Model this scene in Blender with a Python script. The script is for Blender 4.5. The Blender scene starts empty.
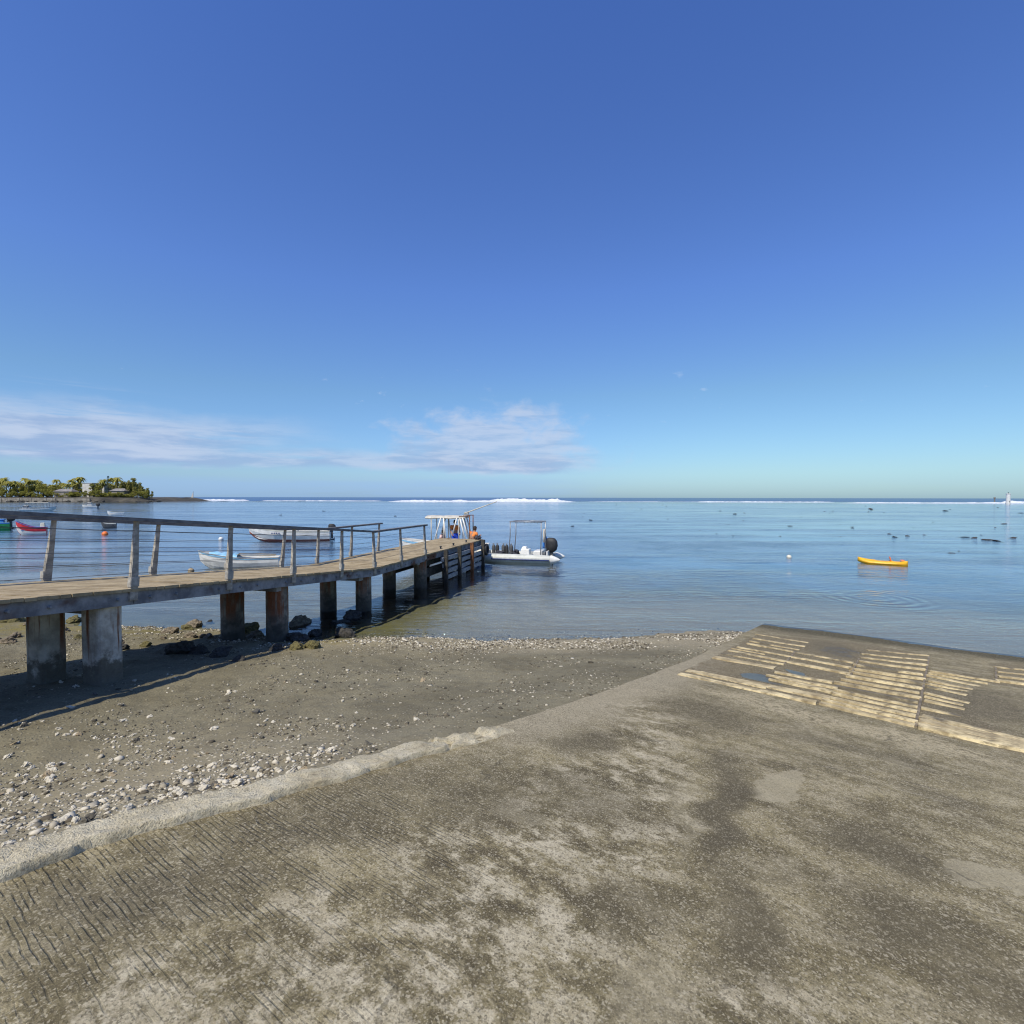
import bpy, bmesh, math, random
import numpy as np
from mathutils import Vector, Matrix, Euler
random.seed(7); RNG = np.random.default_rng(11)
PI = math.pi; R = math.radians
S = bpy.context.scene; COL = S.collection

# ------------------------------------------------------------------ camera
H = 3.3                                  # eye height above the lagoon
CAMROT = Matrix.Rotation(R(90-1.62), 4, 'X') @ Matrix.Rotation(R(0.1), 4, 'Z')
cam_d = bpy.data.cameras.new('camera'); cam = bpy.data.objects.new('camera', cam_d)
COL.objects.link(cam); S.camera = cam
cam.matrix_world = Matrix.Translation((0, 0, H)) @ CAMROT
cam_d.lens = 18; cam_d.sensor_width = 36; cam_d.clip_end = 60000; cam_d.clip_start = 0.05
CAMP = Vector((0, 0, H)); R3 = CAMROT.to_3x3()
def ray(x, y):
    return R3 @ Vector(((x-512)/512, (512-y)/512, -1))
def at_z(x, y, z=0.0):
    d = ray(x, y); return CAMP + d*((z-H)/d.z)
def at_Y(x, y, Y):
    d = ray(x, y); return CAMP + d*(Y/d.y)

# ------------------------------------------------------------------ ramp frame
GU = Vector((.573, .82)).normalized(); GV = Vector((GU.y, -GU.x))
RG, R0 = .109, 1.6
def ramp_z(X, Y): return R0 - RG*(GU.x*X + GU.y*Y)
def to_uv(X, Y): return GU.x*X + GU.y*Y, GV.x*X + GV.y*Y
def from_uv(u, v): return GU.x*u + GV.x*v, GU.y*u + GV.y*v
def at_ramp(x, y):
    d = ray(x, y); k = d.z + RG*(GU.x*d.x + GU.y*d.y)
    return CAMP + d*((R0-H)/k)
EU = np.array([-12, -3, .6, 3.57, 6, 8.5, 13.75, 20]); EV = np.array([-6.5, -4.2, -3.37, -2.73, -2.42, -2.25, -2.16, -2.1])
UEND = 14.95
def edge_v(u): return np.interp(u, EU, EV)

# ------------------------------------------------------------------ numpy noise
_P = np.random.default_rng(3).permutation(4096)
def _h(i, j, s):
    return _P[(_P[(i + s*131) & 4095] + j) & 4095] / 4095.0
def vn(x, y, s=0):
    xi = np.floor(x).astype(int); yi = np.floor(y).astype(int); fx = x-xi; fy = y-yi
    fx = fx*fx*(3-2*fx); fy = fy*fy*(3-2*fy)
    a = _h(xi, yi, s); b = _h(xi+1, yi, s); c = _h(xi, yi+1, s); d = _h(xi+1, yi+1, s)
    return (a*(1-fx)+b*fx)*(1-fy) + (c*(1-fx)+d*fx)*fy
def fbm(x, y, s=0, o=4):
    t = 0; a = .5; n = 0
    for k in range(o):
        t = t + a*vn(x*2**k, y*2**k, s+k); n += a; a *= .5
    return t/n
def sst(a, b, x):
    t = np.clip((x-a)/(b-a), 0, 1); return t*t*(3-2*t)

# ------------------------------------------------------------------ object helpers
def link(name, me, mat=None, parent=None, smooth=False):
    o = bpy.data.objects.new(name, me); COL.objects.link(o)
    if mat is not None:
        for m in (mat if isinstance(mat, (list, tuple)) else [mat]): me.materials.append(m)
    if parent: o.parent = parent
    if smooth: me.polygons.foreach_set('use_smooth', [True]*len(me.polygons)); me.update()
    return o
def tag(o, label, cat, group=None):
    o['label'] = label; o['category'] = cat
    if group: o['group'] = group
    return o
def empty(name, loc=(0, 0, 0), rz=0, label=None, cat=None, group=None):
    o = bpy.data.objects.new(name, None); COL.objects.link(o); o.empty_display_size = .2
    o.location = loc; o.rotation_euler = (0, 0, rz)
    if label: tag(o, label, cat, group)
    return o
KIDS = {}
def kids(o): return [c for c in bpy.data.objects if c.parent == o]
def copy_tree(o, parent=None, children=None):
    c = o.copy(); COL.objects.link(c)
    if parent: c.parent = parent
    for ch in (kids(o)): copy_tree(ch, c)
    return c

class MB:
    def __init__(s): s.v = []; s.f = []; s.sm = False
    def add(s, vs, fs):
        n = len(s.v); s.v += [tuple(p) for p in vs]; s.f += [tuple(i+n for i in f) for f in fs]; return s
    def box(s, c, d, rot=None, taper=1.0):
        x, y, z = d[0]/2, d[1]/2, d[2]/2
        vs = [Vector((a*x*(taper if e > 0 else 1), b*y*(taper if e > 0 else 1), e*z)) for e in (-1, 1) for a, b in ((-1, -1), (1, -1), (1, 1), (-1, 1))]
        if rot is not None: vs = [rot @ p for p in vs]
        c = Vector(c); return s.add([p+c for p in vs], [(3, 2, 1, 0), (4, 5, 6, 7), (0, 1, 5, 4), (1, 2, 6, 5), (2, 3, 7, 6), (3, 0, 4, 7)])
    def beam(s, a, b, w, h, up=(0, 0, 1), w2=None, h2=None):
        a = Vector(a); b = Vector(b); d = (b-a).normalized(); r = d.cross(Vector(up)).normalized(); u = r.cross(d)
        w2 = w if w2 is None else w2; h2 = h if h2 is None else h2
        vs = []
        for p, ww, hh in ((a, w, h), (b, w2, h2)):
            vs += [p + r*(i*ww/2) + u*(j*hh/2) for i, j in ((-1, -1), (1, -1), (1, 1), (-1, 1))]
        return s.add(vs, [(3, 2, 1, 0), (4, 5, 6, 7), (0, 1, 5, 4), (1, 2, 6, 5), (2, 3, 7, 6), (3, 0, 4, 7)])
    def tube(s, pts, r, n=8, closed=False, cap=True):
        pts = [Vector(p) for p in pts]; m = len(pts); rr = r if isinstance(r, (list, tuple)) else [r]*m
        vs = []; up = None
        for i, p in enumerate(pts):
            if closed: t = pts[(i+1) % m]-pts[i-1]
            else: t = pts[min(i+1, m-1)]-pts[max(i-1, 0)]
            t.normalize()
            if up is None:
                up = Vector((0, 0, 1)) if abs(t.z) < .9 else Vector((1, 0, 0))
            a = t.cross(up).normalized(); up = a.cross(t).normalized()
            for k in range(n):
                th = 2*PI*k/n; vs.append(p + a*(math.cos(th)*rr[i]) + up*(math.sin(th)*rr[i]))
        fs = []
        for i in range(m if closed else m-1):
            j = (i+1) % m
            for k in range(n):
                l = (k+1) % n; fs.append((i*n+k, i*n+l, j*n+l, j*n+k))
        if cap and not closed:
            fs.append(tuple(range(n))[::-1]); fs.append(tuple((m-1)*n+k for k in range(n)))
        return s.add(vs, fs)
    def lathe(s, prof, n=16, c=(0, 0, 0), axis='Z'):
        vs = []
        for r, z in prof:
            for k in range(n):
                th = 2*PI*k/n; p = Vector((r*math.cos(th), r*math.sin(th), z))
                if axis == 'X': p = Vector((p.z, p.x, p.y))
                if axis == 'Y': p = Vector((p.x, p.z, p.y))
                vs.append(p+Vector(c))
        fs = [(i*n+k, i*n+(k+1) % n, (i+1)*n+(k+1) % n, (i+1)*n+k) for i in range(len(prof)-1) for k in range(n)]
        return s.add(vs, fs)
    def grid(s, rows):
        n = len(rows[0]); vs = [p for r in rows for p in r]
        return s.add(vs, [(i*n+k, i*n+k+1, (i+1)*n+k+1, (i+1)*n+k) for i in range(len(rows)-1) for k in range(n-1)])
    def mesh(s, name):
        me = bpy.data.meshes.new(name); me.from_pydata(s.v, [], s.f); me.update(); return me
    def build(s, name, mat, parent=None, smooth=False, bevel=0):
        o = link(name, s.mesh(name), mat, parent, smooth)
        if bevel:
            b = o.modifiers.new('bevel', 'BEVEL'); b.width = bevel; b.segments = 2; b.limit_method = 'ANGLE'
        return o

# ------------------------------------------------------------------ material helpers
class NT:
    def __init__(s, tree): s.t = tree; s.n = tree.nodes; s.l = tree.links; s.n.clear()
    def set(s, sock, val):
        if hasattr(val, 'is_output'): s.l.new(val, sock)
        else:
            if isinstance(val, (tuple, list)) and len(val) == 3 and sock.type == 'RGBA': val = (*val, 1)
            sock.default_value = val
    def N(s, typ, props=None, **ins):
        n = s.n.new('ShaderNode'+typ)
        for k, v in (props or {}).items(): setattr(n, k, v)
        for k, v in ins.items():
            k = k.replace('_', ' ')
            sock = n.inputs[int(k[1:])] if k[0] == 'i' and k[1:].isdigit() else n.inputs[k]
            s.set(sock, v)
        return n
    def m(s, op, a, b=0.0, c=0.0, clamp=False):
        n = s.n.new('ShaderNodeMath'); n.operation = op; n.use_clamp = clamp
        s.set(n.inputs[0], a); s.set(n.inputs[1], b); s.set(n.inputs[2], c); return n.outputs[0]
    def ss(s, x, a, b, o0=0.0, o1=1.0):
        n = s.n.new('ShaderNodeMapRange'); n.interpolation_type = 'SMOOTHSTEP'
        s.set(n.inputs[0], x); n.inputs[1].default_value = a; n.inputs[2].default_value = b
        n.inputs[3].default_value = o0; n.inputs[4].default_value = o1; return n.outputs[0]
    def mix(s, f, a, b, bt='MIX'):
        n = s.n.new('ShaderNodeMix'); n.data_type = 'RGBA'; n.blend_type = bt
        s.set(n.inputs[0], f); s.set(n.inputs[6], a); s.set(n.inputs[7], b); return n.outputs[2]
    def noise(s, vec, scale, detail=4, rough=.55, dist=0.0):
        n = s.N('TexNoise', None, Scale=scale, Detail=float(detail), Roughness=rough, Distortion=dist)
        if vec is not None: s.l.new(vec, n.inputs['Vector'])
        return n.outputs['Fac']
    def mapv(s, vec, scale=(1, 1, 1), rot=(0, 0, 0), loc=(0, 0, 0)):
        n = s.N('Mapping'); s.l.new(vec, n.inputs['Vector'])
        n.inputs['Scale'].default_value = scale; n.inputs['Rotation'].default_value = rot; n.inputs['Location'].default_value = loc
        return n.outputs[0]
    def attr(s, name): return s.N('Attribute', {'attribute_name': name}).outputs['Fac']
    def bump(s, h, strength=.5, dist=.02, normal=None):
        n = s.N('Bump', None, Strength=strength, Distance=dist); s.l.new(h, n.inputs['Height'])
        if normal is not None: s.l.new(normal, n.inputs['Normal'])
        return n.outputs[0]
    def ramp(s, f, stops):
        n = s.N('ValToRGB'); e = n.color_ramp.elements
        while len(e) < len(stops): e.new(.5)
        for k, (p, c) in enumerate(stops): e[k].position = p; e[k].color = (*c, 1)
        s.set(n.inputs[0], f); return n.outputs[0]
def mat(name, fn):
    m = bpy.data.materials.new(name); m.use_nodes = True; t = NT(m.node_tree)
    out = t.N('OutputMaterial'); sh = fn(t); t.l.new(sh, out.inputs['Surface']); return m
def principled(t, col, rough=.7, normal=None, metal=0.0, spec=.5, **k):
    p = t.N('BsdfPrincipled', None, Base_Color=col, Roughness=rough, Metallic=metal)
    p.inputs['Specular IOR Level'].default_value = spec
    if normal is not None: t.l.new(normal, p.inputs['Normal'])
    return p.outputs[0]
def worn(name, c1, c2, scale=6, rough=.7, bumpd=.01, stretch=(1, 1, 1), spec=.4, metal=0.0, lo=.35, hi=.65):
    """two-tone weathered procedural material"""
    def f(t):
        v = t.mapv(t.N('TexCoord').outputs['Object'], stretch)
        n = t.noise(v, scale, 6, .62); fine = t.noise(v, scale*7, 3)
        fac = t.ss(t.m('ADD', t.m('MULTIPLY', n, .75), t.m('MULTIPLY', fine, .25)), lo, hi)
        return principled(t, t.mix(fac, c1, c2), rough, t.bump(fine, .5, bumpd), metal, spec)
    return mat(name, f)
def P(): return None

M = {}
M['deck'] = worn('weathered deck timber', (.21, .158, .085), (.39, .312, .19), 2.5, .85, .004, (1, 1, 1))
M['grey_wood'] = worn('grey weathered timber', (.10, .10, .105), (.21, .205, .20), 5, .85, .006, (1, 1, 2))
def _fascia(t):
    v = t.N('TexCoord').outputs['Object']
    n = t.noise(v, 3.0, 6, .65); f = t.noise(v, 30, 4)
    c = t.mix(t.ss(n, .35, .65), (.12, .125, .135), (.27, .275, .28))
    ru = t.noise(t.mapv(v, (.55, .55, .8), loc=(3.1, 0, 0)), 1.2, 4, .6)
    c = t.mix(t.ss(ru, .56, .66), c, t.mix(f, (.03, .012, .006), (.14, .055, .02)))
    return principled(t, c, .85, t.bump(f, .5, .008))
M['post_wood'] = worn('beige weathered post', (.22, .20, .165), (.44, .40, .33), 5, .85, .006, (1, 1, 2))
M['pale_wood'] = worn('pale weathered timber', (.20, .20, .20), (.40, .39, .37), 5, .85, .006, (1, 1, 2))
M['fascia'] = mat('grey rust stained beam', _fascia)
def _pile(t):
    v = t.N('TexCoord').outputs['Object']; z = t.N('SeparateXYZ'); t.l.new(t.N('NewGeometry').outputs['Position'], z.inputs[0])
    zz = z.outputs[2]
    n = t.noise(v, 4, 6, .65); f = t.noise(v, 28, 4); st = t.noise(t.mapv(v, (9, 9, .7)), 1.0, 4, .6)
    c = t.mix(t.ss(n, .35, .68), (.30, .275, .225), (.56, .525, .44))
    rust = t.m('MULTIPLY', t.ss(st, .52, .66), t.ss(t.m('ADD', zz, t.m('MULTIPLY', n, .8)), .9, 1.75))
    c = t.mix(rust, c, t.mix(f, (.09, .03, .012), (.24, .095, .03)))
    wet = t.ss(t.m('ADD', zz, t.m('MULTIPLY', t.m('SUBTRACT', n, .5), 1.1)), .78, .98, 1, 0)
    c = t.mix(t.m('MULTIPLY', wet, .85), c, t.mix(f, (.03, .028, .02), (.12, .108, .07)))
    return principled(t, c, .85, t.bump(t.m('ADD', f, n), .6, .015))
M['pile'] = mat('rust streaked concrete', _pile)
def _pile_rust(t):
    v = t.N('TexCoord').outputs['Object']; z = t.N('SeparateXYZ'); t.l.new(t.N('NewGeometry').outputs['Position'], z.inputs[0])
    n = t.noise(v, 5, 6, .65); f = t.noise(v, 28, 4); st = t.noise(t.mapv(v, (8, 8, .9)), 1.0, 4, .6)
    c = t.mix(t.ss(n, .35, .65), (.10, .09, .07), (.26, .235, .185))
    c = t.mix(t.m('MULTIPLY', t.ss(st, .4, .58), t.ss(t.m('ADD', z.outputs[2], t.m('MULTIPLY', n, .9)), .75, 1.4)), c, t.mix(f, (.10, .03, .01), (.26, .09, .03)))
    wet = t.ss(t.m('ADD', z.outputs[2], t.m('MULTIPLY', t.m('SUBTRACT', n, .5), .5)), .25, .75, .8, 0)
    c = t.mix(wet, c, (.022, .022, .017))
    return principled(t, c, .8, t.bump(t.m('ADD', f, n), .7, .015))
M['rust_pile'] = mat('rusty dark pile', _pile_rust)
M['rust'] = worn('rusty steel', (.07, .03, .015), (.24, .10, .04), 8, .85, .006)
M['dark'] = worn('black rubber', (.012, .012, .013), (.03, .03, .03), 9, .6, .004)
M['cable'] = worn('steel cable', (.10, .10, .11), (.18, .18, .19), 9, .5, .001, metal=.6)
M['plate'] = worn('pale galvanised plate', (.24, .225, .195), (.42, .40, .35), 12, .55, .002)
M['white_boat'] = worn('white gelcoat', (.58, .57, .53), (.74, .73, .68), 3, .35, .001)
M['cream_boat'] = worn('cream gelcoat', (.54, .52, .42), (.70, .67, .55), 3, .4, .001)
M['grey_tube'] = worn('pale grey rubberised fabric', (.40, .41, .37), (.52, .53, .48), 4, .5, .002)
M['navy'] = worn('navy stripe', (.02, .035, .12), (.04, .06, .18), 8, .5, .001)
M['red'] = worn('red paint', (.42, .02, .03), (.62, .045, .05), 5, .45, .001)
M['blue'] = worn('blue paint', (.02, .12, .42), (.06, .25, .62), 5, .5, .001)
M['ltblue'] = worn('light blue tarpaulin', (.16, .38, .58), (.32, .56, .72), 5, .6, .01)
M['green'] = worn('green paint', (.015, .16, .05), (.03, .28, .09), 5, .5, .001)
M['darkgrey'] = worn('dark grey paint', (.04, .043, .045), (.10, .10, .10), 5, .6, .002)
M['midgrey'] = worn('grey paint', (.20, .21, .21), (.32, .33, .32), 5, .6, .002)
M['yellow'] = worn('yellow plastic', (.68, .33, .008), (.80, .45, .02), 4, .45, .001)
M['orange'] = worn('orange plastic', (.70, .13, .02), (.85, .22, .05), 6, .55, .002)
M['antifoul'] = worn('red brown antifouling', (.20, .045, .03), (.34, .09, .05), 6, .7, .002)
M['steel'] = worn('dull steel tube', (.22, .23, .24), (.36, .37, .38), 8, .4, .001, metal=.5)
M['canvas'] = worn('off white canvas', (.42, .39, .32), (.60, .56, .47), 4, .8, .004)
M['whitewash'] = worn('whitewashed wall', (.45, .43, .38), (.62, .60, .54), .6, .8, .01)
M['roof'] = worn('grey sheet roof', (.14, .13, .125), (.27, .25, .23), .8, .7, .01)
M['glass'] = worn('dark window glass', (.02, .025, .03), (.05, .06, .07), 2, .15, .001, spec=.6)
M['seawall'] = worn('pale sea wall stone', (.14, .125, .10), (.32, .29, .24), .5, .9, .05)
M['basalt'] = worn('dark basalt', (.018, .017, .015), (.075, .068, .055), 4, .85, .04)
M['algae_rock'] = worn('algae covered rock', (.05, .045, .02), (.20, .17, .06), 5, .9, .04)
M['brown_rock'] = worn('brown boulder', (.10, .08, .055), (.27, .22, .15), 4, .9, .04)
M['coral'] = worn('bleached coral', (.40, .36, .27), (.70, .645, .52), 30, .95, .006, lo=.3, hi=.7)
M['tan_coral'] = worn('tan coral', (.22, .17, .10), (.42, .34, .22), 30, .95, .006)
M['grey_stone'] = worn('grey beach stone', (.05, .046, .037), (.16, .145, .11), 25, .9, .006)
M['skin'] = worn('tanned skin', (.30, .15, .085), (.38, .20, .12), 8, .6, .001)
M['hair'] = worn('dark hair', (.015, .01, .007), (.04, .025, .015), 40, .7, .004)
M['pink'] = worn('pale pink cloth', (.62, .42, .40), (.75, .56, .53), 12, .85, .004)
M['blue_cloth'] = worn('blue cloth', (.015, .05, .45), (.03, .10, .62), 12, .85, .004)
M['orange_cloth'] = worn('orange cloth', (.62, .16, .03), (.78, .26, .06), 12, .85, .004)
M['dark_cloth'] = worn('dark cloth', (.02, .022, .03), (.06, .06, .075), 12, .85, .004)
def _slat(t):
    v = t.N('TexCoord').outputs['Object']
    n = t.noise(v, 3.2, 6, .7); g = t.noise(t.mapv(v, (.4, 1, 1)), 24, 5, .7); r = t.N('ObjectInfo').outputs['Random']
    c = t.mix(t.ss(n, .36, .62), (.27, .205, .10), (.70, .575, .325))
    c = t.mix(t.m('MULTIPLY', t.ss(g, .5, .66), .75), c, (.12, .09, .05))
    c = t.mix(t.m('MULTIPLY', r, .45), c, (.26, .20, .11))
    c = t.mix(t.ss(t.noise(t.N('NewGeometry').outputs['Position'], 1.1, 4, .6), .58, .66, 0, .85), c, (.085, .075, .055))
    return principled(t, c, .9, t.bump(g, .6, .012))
M['slat'] = mat('weathered tan slat timber', _slat)

# ------------------------------------------------------------------ light
SUN_EL = 54; saz = Vector((-.525, -.851)).normalized()
ce, se = math.cos(R(SUN_EL)), math.sin(R(SUN_EL))
SUND = Vector((saz.x*ce, saz.y*ce, se))
ld = bpy.data.lights.new('sun', 'SUN'); ld.energy = 3.95; ld.angle = R(.5); ld.color = (1, .93, .78)
sun = bpy.data.objects.new('sun', ld); COL.objects.link(sun)
sun.rotation_euler = SUND.to_track_quat('Z', 'Y').to_euler(); sun.location = (-20, -8, 30)
W = bpy.data.worlds.new('World'); S.world = W; W.use_nodes = True
t = NT(W.node_tree); out = t.N('OutputWorld')
sky = t.N('TexSky', {'sky_type': 'NISHITA'}); sky.sun_disc = False
sky.sun_elevation = R(SUN_EL); sky.sun_rotation = math.atan2(saz.x, saz.y); sky.altitude = 0
sky.air_density = 1.0; sky.dust_density = .6; sky.ozone_density = 2.0
tc = t.N('TexCoord').outputs['Generated']; sp = t.N('SeparateXYZ'); t.l.new(tc, sp.inputs[0])
az = t.m('ARCTAN2', sp.outputs[0], sp.outputs[1]); el = t.m('ARCSINE', sp.outputs[2])
def cloud(ax, ay, seed, detail=6):
    c = t.N('CombineXYZ', None, X=t.m('MULTIPLY', az, ax), Y=t.m('MULTIPLY', el, ay), Z=seed).outputs[0]
    return t.noise(c, 1.0, detail, .6, .25)
def band(x, a, b, c, d): return t.m('MULTIPLY', t.ss(x, a, b), t.ss(x, c, d, 1, 0))
# long stratus on the left, a cumulus dome right of it, a low bank along the horizon
azn = t.m('ADD', az, t.m('MULTIPLY', t.m('SUBTRACT', cloud(6, 20, 3.1), .5), .22))
elw = t.m('ADD', el, t.m('MULTIPLY', t.m('SUBTRACT', cloud(5, 9, 7.7), .5), .05))
cl1 = t.m('ADD', t.m('MULTIPLY', cloud(4.5, 42, 1.3), .72), t.m('MULTIPLY', cloud(13, 95, 5.1), .28))
m1 = t.m('MULTIPLY', t.m('MULTIPLY', band(elw, .040, .058, .105, .150), t.ss(azn, -.60, -.30, 1, 0)), t.ss(cl1, .27, .5))
m1b = t.m('MULTIPLY', t.m('MULTIPLY', band(elw, .118, .133, .145, .168), t.ss(azn, -.70, -.48, 1, 0)), t.ss(cloud(4, 60, 8.3), .44, .6))
m1c = t.m('MULTIPLY', t.m('MULTIPLY', band(elw, .042, .056, .068, .092), t.m('MULTIPLY', t.ss(azn, -.72, -.45), t.ss(azn, .06, .2, 1, 0))), t.ss(cl1, .24, .46))
dx = t.m('DIVIDE', t.m('ADD', az, .035), .25); dy = t.m('DIVIDE', t.m('SUBTRACT', el, .075), .125)
dome = t.m('SUBTRACT', 1.0, t.m('SQRT', t.m('ADD', t.m('MULTIPLY', dx, dx), t.m('MULTIPLY', dy, dy))))
m2 = t.ss(t.m('ADD', t.m('MULTIPLY', dome, .9), t.m('MULTIPLY', t.m('SUBTRACT', cloud(15, 26, 2.2), .5), 1.25)), .05, .55)
m2 = t.m('MULTIPLY', m2, t.ss(elw, .040, .06))
lit = t.ss(t.m('ADD', cloud(9, 60, 12.1), t.m('MULTIPLY', el, 1.2)), .46, .72)
m3 = t.m('MULTIPLY', band(el, -.01, .004, .022, .046), t.ss(azn, -.05, .25, 1, .15))
m3 = t.m('MULTIPLY', m3, t.ss(cloud(3, 40, 6.6), .3, .6, .4, 1))
m4 = t.m('MULTIPLY', t.ss(cloud(30, 60, 9.9), .66, .74), band(el, .12, .17, .2, .26))
base = sky.outputs[0]
LIFT = [(0, (.53, .79, 1.24)), (.045, (.58, .80, 1.14)), (.16, (.64, .86, 1.08)), (.31, (.66, .885, 1.37)), (.5, (.61, .85, 1.40)), (.64, (.58, .84, 1.45)), (1, (.55, .8, 1.35))]
lift = t.ramp(t.m('DIVIDE', el, 1.2), LIFT)
base = t.mix(1.0, base, lift, 'MULTIPLY')
# greener, clearer air low on the right
grn = t.m('MULTIPLY', t.ss(az, -.1, .45), t.ss(el, .0, .35, 1, 0))
base = t.mix(grn, base, t.mix(1.0, base, (1.08, 1.06, .92), 'MULTIPLY'))
cm = t.m('MAXIMUM', t.m('MULTIPLY', m1, 1.0), t.m('MULTIPLY', m1b, .5)); cm = t.m('MAXIMUM', cm, t.m('MULTIPLY', m1c, .75))
base = t.mix(t.m('MULTIPLY', m3, .6), base, (2.6, 4.2, 6.9))
base = t.mix(cm, base, t.mix(lit, (2.7, 3.85, 5.9), (4.1, 5.0, 6.6)))
base = t.mix(t.m('MULTIPLY', m2, .72), base, t.mix(lit, (2.9, 4.0, 5.9), (4.5, 5.2, 6.6)))
base = t.mix(t.m('MULTIPLY', m4, .22), base, (5.6, 6.4, 7.8))
bg = t.N('Background', None, Color=base, Strength=.1); t.l.new(bg.outputs[0], out.inputs['Surface'])
S.view_settings.view_transform = 'Standard'; S.view_settings.look = 'None'; S.view_settings.exposure = .3; S.view_settings.gamma = 1
S.view_settings.use_curve_mapping = False
S.render.engine = 'CYCLES'; S.cycles.filter_width = 1.15; S.cycles.max_bounces = 6; S.cycles.transparent_max_bounces = 12; S.cycles.caustics_reflective = False; S.cycles.caustics_refractive = False

# ------------------------------------------------------------------ terrain
SHX = np.array([-400, -40, -13.7, -10.6, -7.6, -6.2, -4.7, -3, -1.2, 1.5, 3.9, 6, 12, 20, 60, 400]); SHY = np.array([30, 18, 13.9, 13.3, 12.6, 12.0, 11.6, 11.9, 11.9, 11.8, 11.7, 11.9, 10.6, 7, -12, -60])
def terr(X, Y):
    X = np.asarray(X, float); Y = np.asarray(Y, float)
    wob = (fbm(X*.45, Y*.45, 5, 3)-.5)*1.1
    d = np.interp(X, SHX, SHY) - Y + wob
    land = .47*(1-np.exp(-np.maximum(d, 0)/5.0)) + .056*np.maximum(d, 0)
    land = np.where(d > 0, np.minimum(land, 2.1), 0)
    dep = np.maximum(-d, 0)
    sea = -(.30*(1-np.exp(-dep/5.0)) + .8*(1-np.exp(-dep/22.0)))
    sea = sea - 18*sst(380, 520, Y)
    lump = (fbm(X*.9, Y*.9, 9, 4)-.5)
    sea = sea + lump*.28*np.clip(dep/4, 0, 1)*np.exp(-dep/90)
    z = land + sea + (fbm(X*2.2, Y*2.2, 2, 4)-.5)*.07 + (fbm(X*9, Y*9, 21, 3)-.5)*.03
    # gravel ridge at the water's edge
    z = z + .018*np.exp(-((d-.7)/.6)**2)
    u, v = to_uv(X, Y); q = edge_v(u) - v
    rz = R0 - RG*u
    w = np.exp(-(np.maximum(q, 0)/1.5)**2)*sst(14.6, 12.5, u)
    tgt = rz - .085 + (fbm(X*3, Y*3, 33, 3)-.5)*.05
    z = z + np.where(q > 0, w*np.maximum(tgt-z, -.25), 0)
    inside = sst(.0, -.12, q)*sst(UEND+.25, UEND, u)*(v < 9.2)
    z = z*(1-inside) + np.minimum(z, rz-.3)*inside
    return z
def lines(segs):
    o = []
    for a, b, st in segs: o += list(np.arange(a, b, st))
    return np.array(o + [segs[-1][1]])
def grid_mesh(name, X, Y, Z, keep=None):
    ny, nx = X.shape; me = bpy.data.meshes.new(name)
    co = np.stack([X, Y, Z], -1).reshape(-1, 3).astype(np.float32)
    idx = np.arange(ny*nx).reshape(ny, nx)
    q = np.stack([idx[:-1, :-1], idx[:-1, 1:], idx[1:, 1:], idx[1:, :-1]], -1).reshape(-1, 4)
    if keep is not None: q = q[keep.reshape(-1)]
    me.vertices.add(len(co)); me.vertices.foreach_set('co', co.ravel())
    me.loops.add(q.size); me.loops.foreach_set('vertex_index', q.ravel().astype(np.int32))
    me.polygons.add(len(q)); me.polygons.foreach_set('loop_start', np.arange(0, q.size, 4, dtype=np.int32)); 
    me.update(calc_edges=True); me.polygons.foreach_set('use_smooth', np.ones(len(q), bool)); me.update()
    return me
def fattr(me, name, arr):
    a = me.attributes.new(name, 'FLOAT', 'POINT'); a.data.foreach_set('value', np.asarray(arr, np.float32).ravel())

gx = lines([(-30000, -2000, 4000), (-2000, -400, 200), (-400, -60, 17), (-60, -20, 1.6), (-20, -10, .2), (-10, 5, .05), (5, 14, .12), (14, 30, .6), (30, 100, 3), (100, 400, 15), (400, 2000, 200), (2000, 30000, 4000)])
gy = lines([(-300, -20, 25), (-20, -2, .8), (-2, 2, .1), (2, 8, .045), (8, 15, .045), (15, 20, .1), (20, 40, .4), (40, 120, 2.5), (120, 600, 12), (600, 3000, 200), (3000, 30000, 3000)])
GX, GY = np.meshgrid(gx, gy); GZ = terr(GX, GY)
me = grid_mesh('beach', GX, GY, GZ)
wob = (fbm(GX*.45, GY*.45, 5, 3)-.5)*1.1
D = np.interp(GX, SHX, SHY)-GY+wob
def bl(cx, cy, rx, ry): return np.exp(-(((GX-cx)/rx)**2+((GY-cy)/ry)**2))
grav = np.exp(-((D-.8)/.95)**2)*sst(-5.5, -3.4, GX)*1.0
grav = np.maximum(grav, .85*bl(-2.8, 3.8, 1.8, 1.6)); grav = np.maximum(grav, 1.0*sst(.1, -.6, D)*sst(-9, -4, D)*sst(-3.5, -1.5, GX))
alg = np.clip(np.maximum.reduce([bl(-11, 12.2, 4.5, 1.3), .9*bl(-3.6, 13.4, 2.4, 2.2), .7*bl(-2.6, 16, 1.6, 2.5), .8*bl(-4.4, 11.4, 1.2, .7)]), 0, 1)
fattr(me, 'gravel', np.clip(grav, 0, 1)); fattr(me, 'algae', alg); fattr(me, 'wet', sst(.45, .0, GZ)*sst(-.3, .3, GZ+.3)); fattr(me, 'deep', sst(-.40, -.95, GZ)); fattr(me, 'ocean', sst(-3, -9, GZ))
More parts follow.
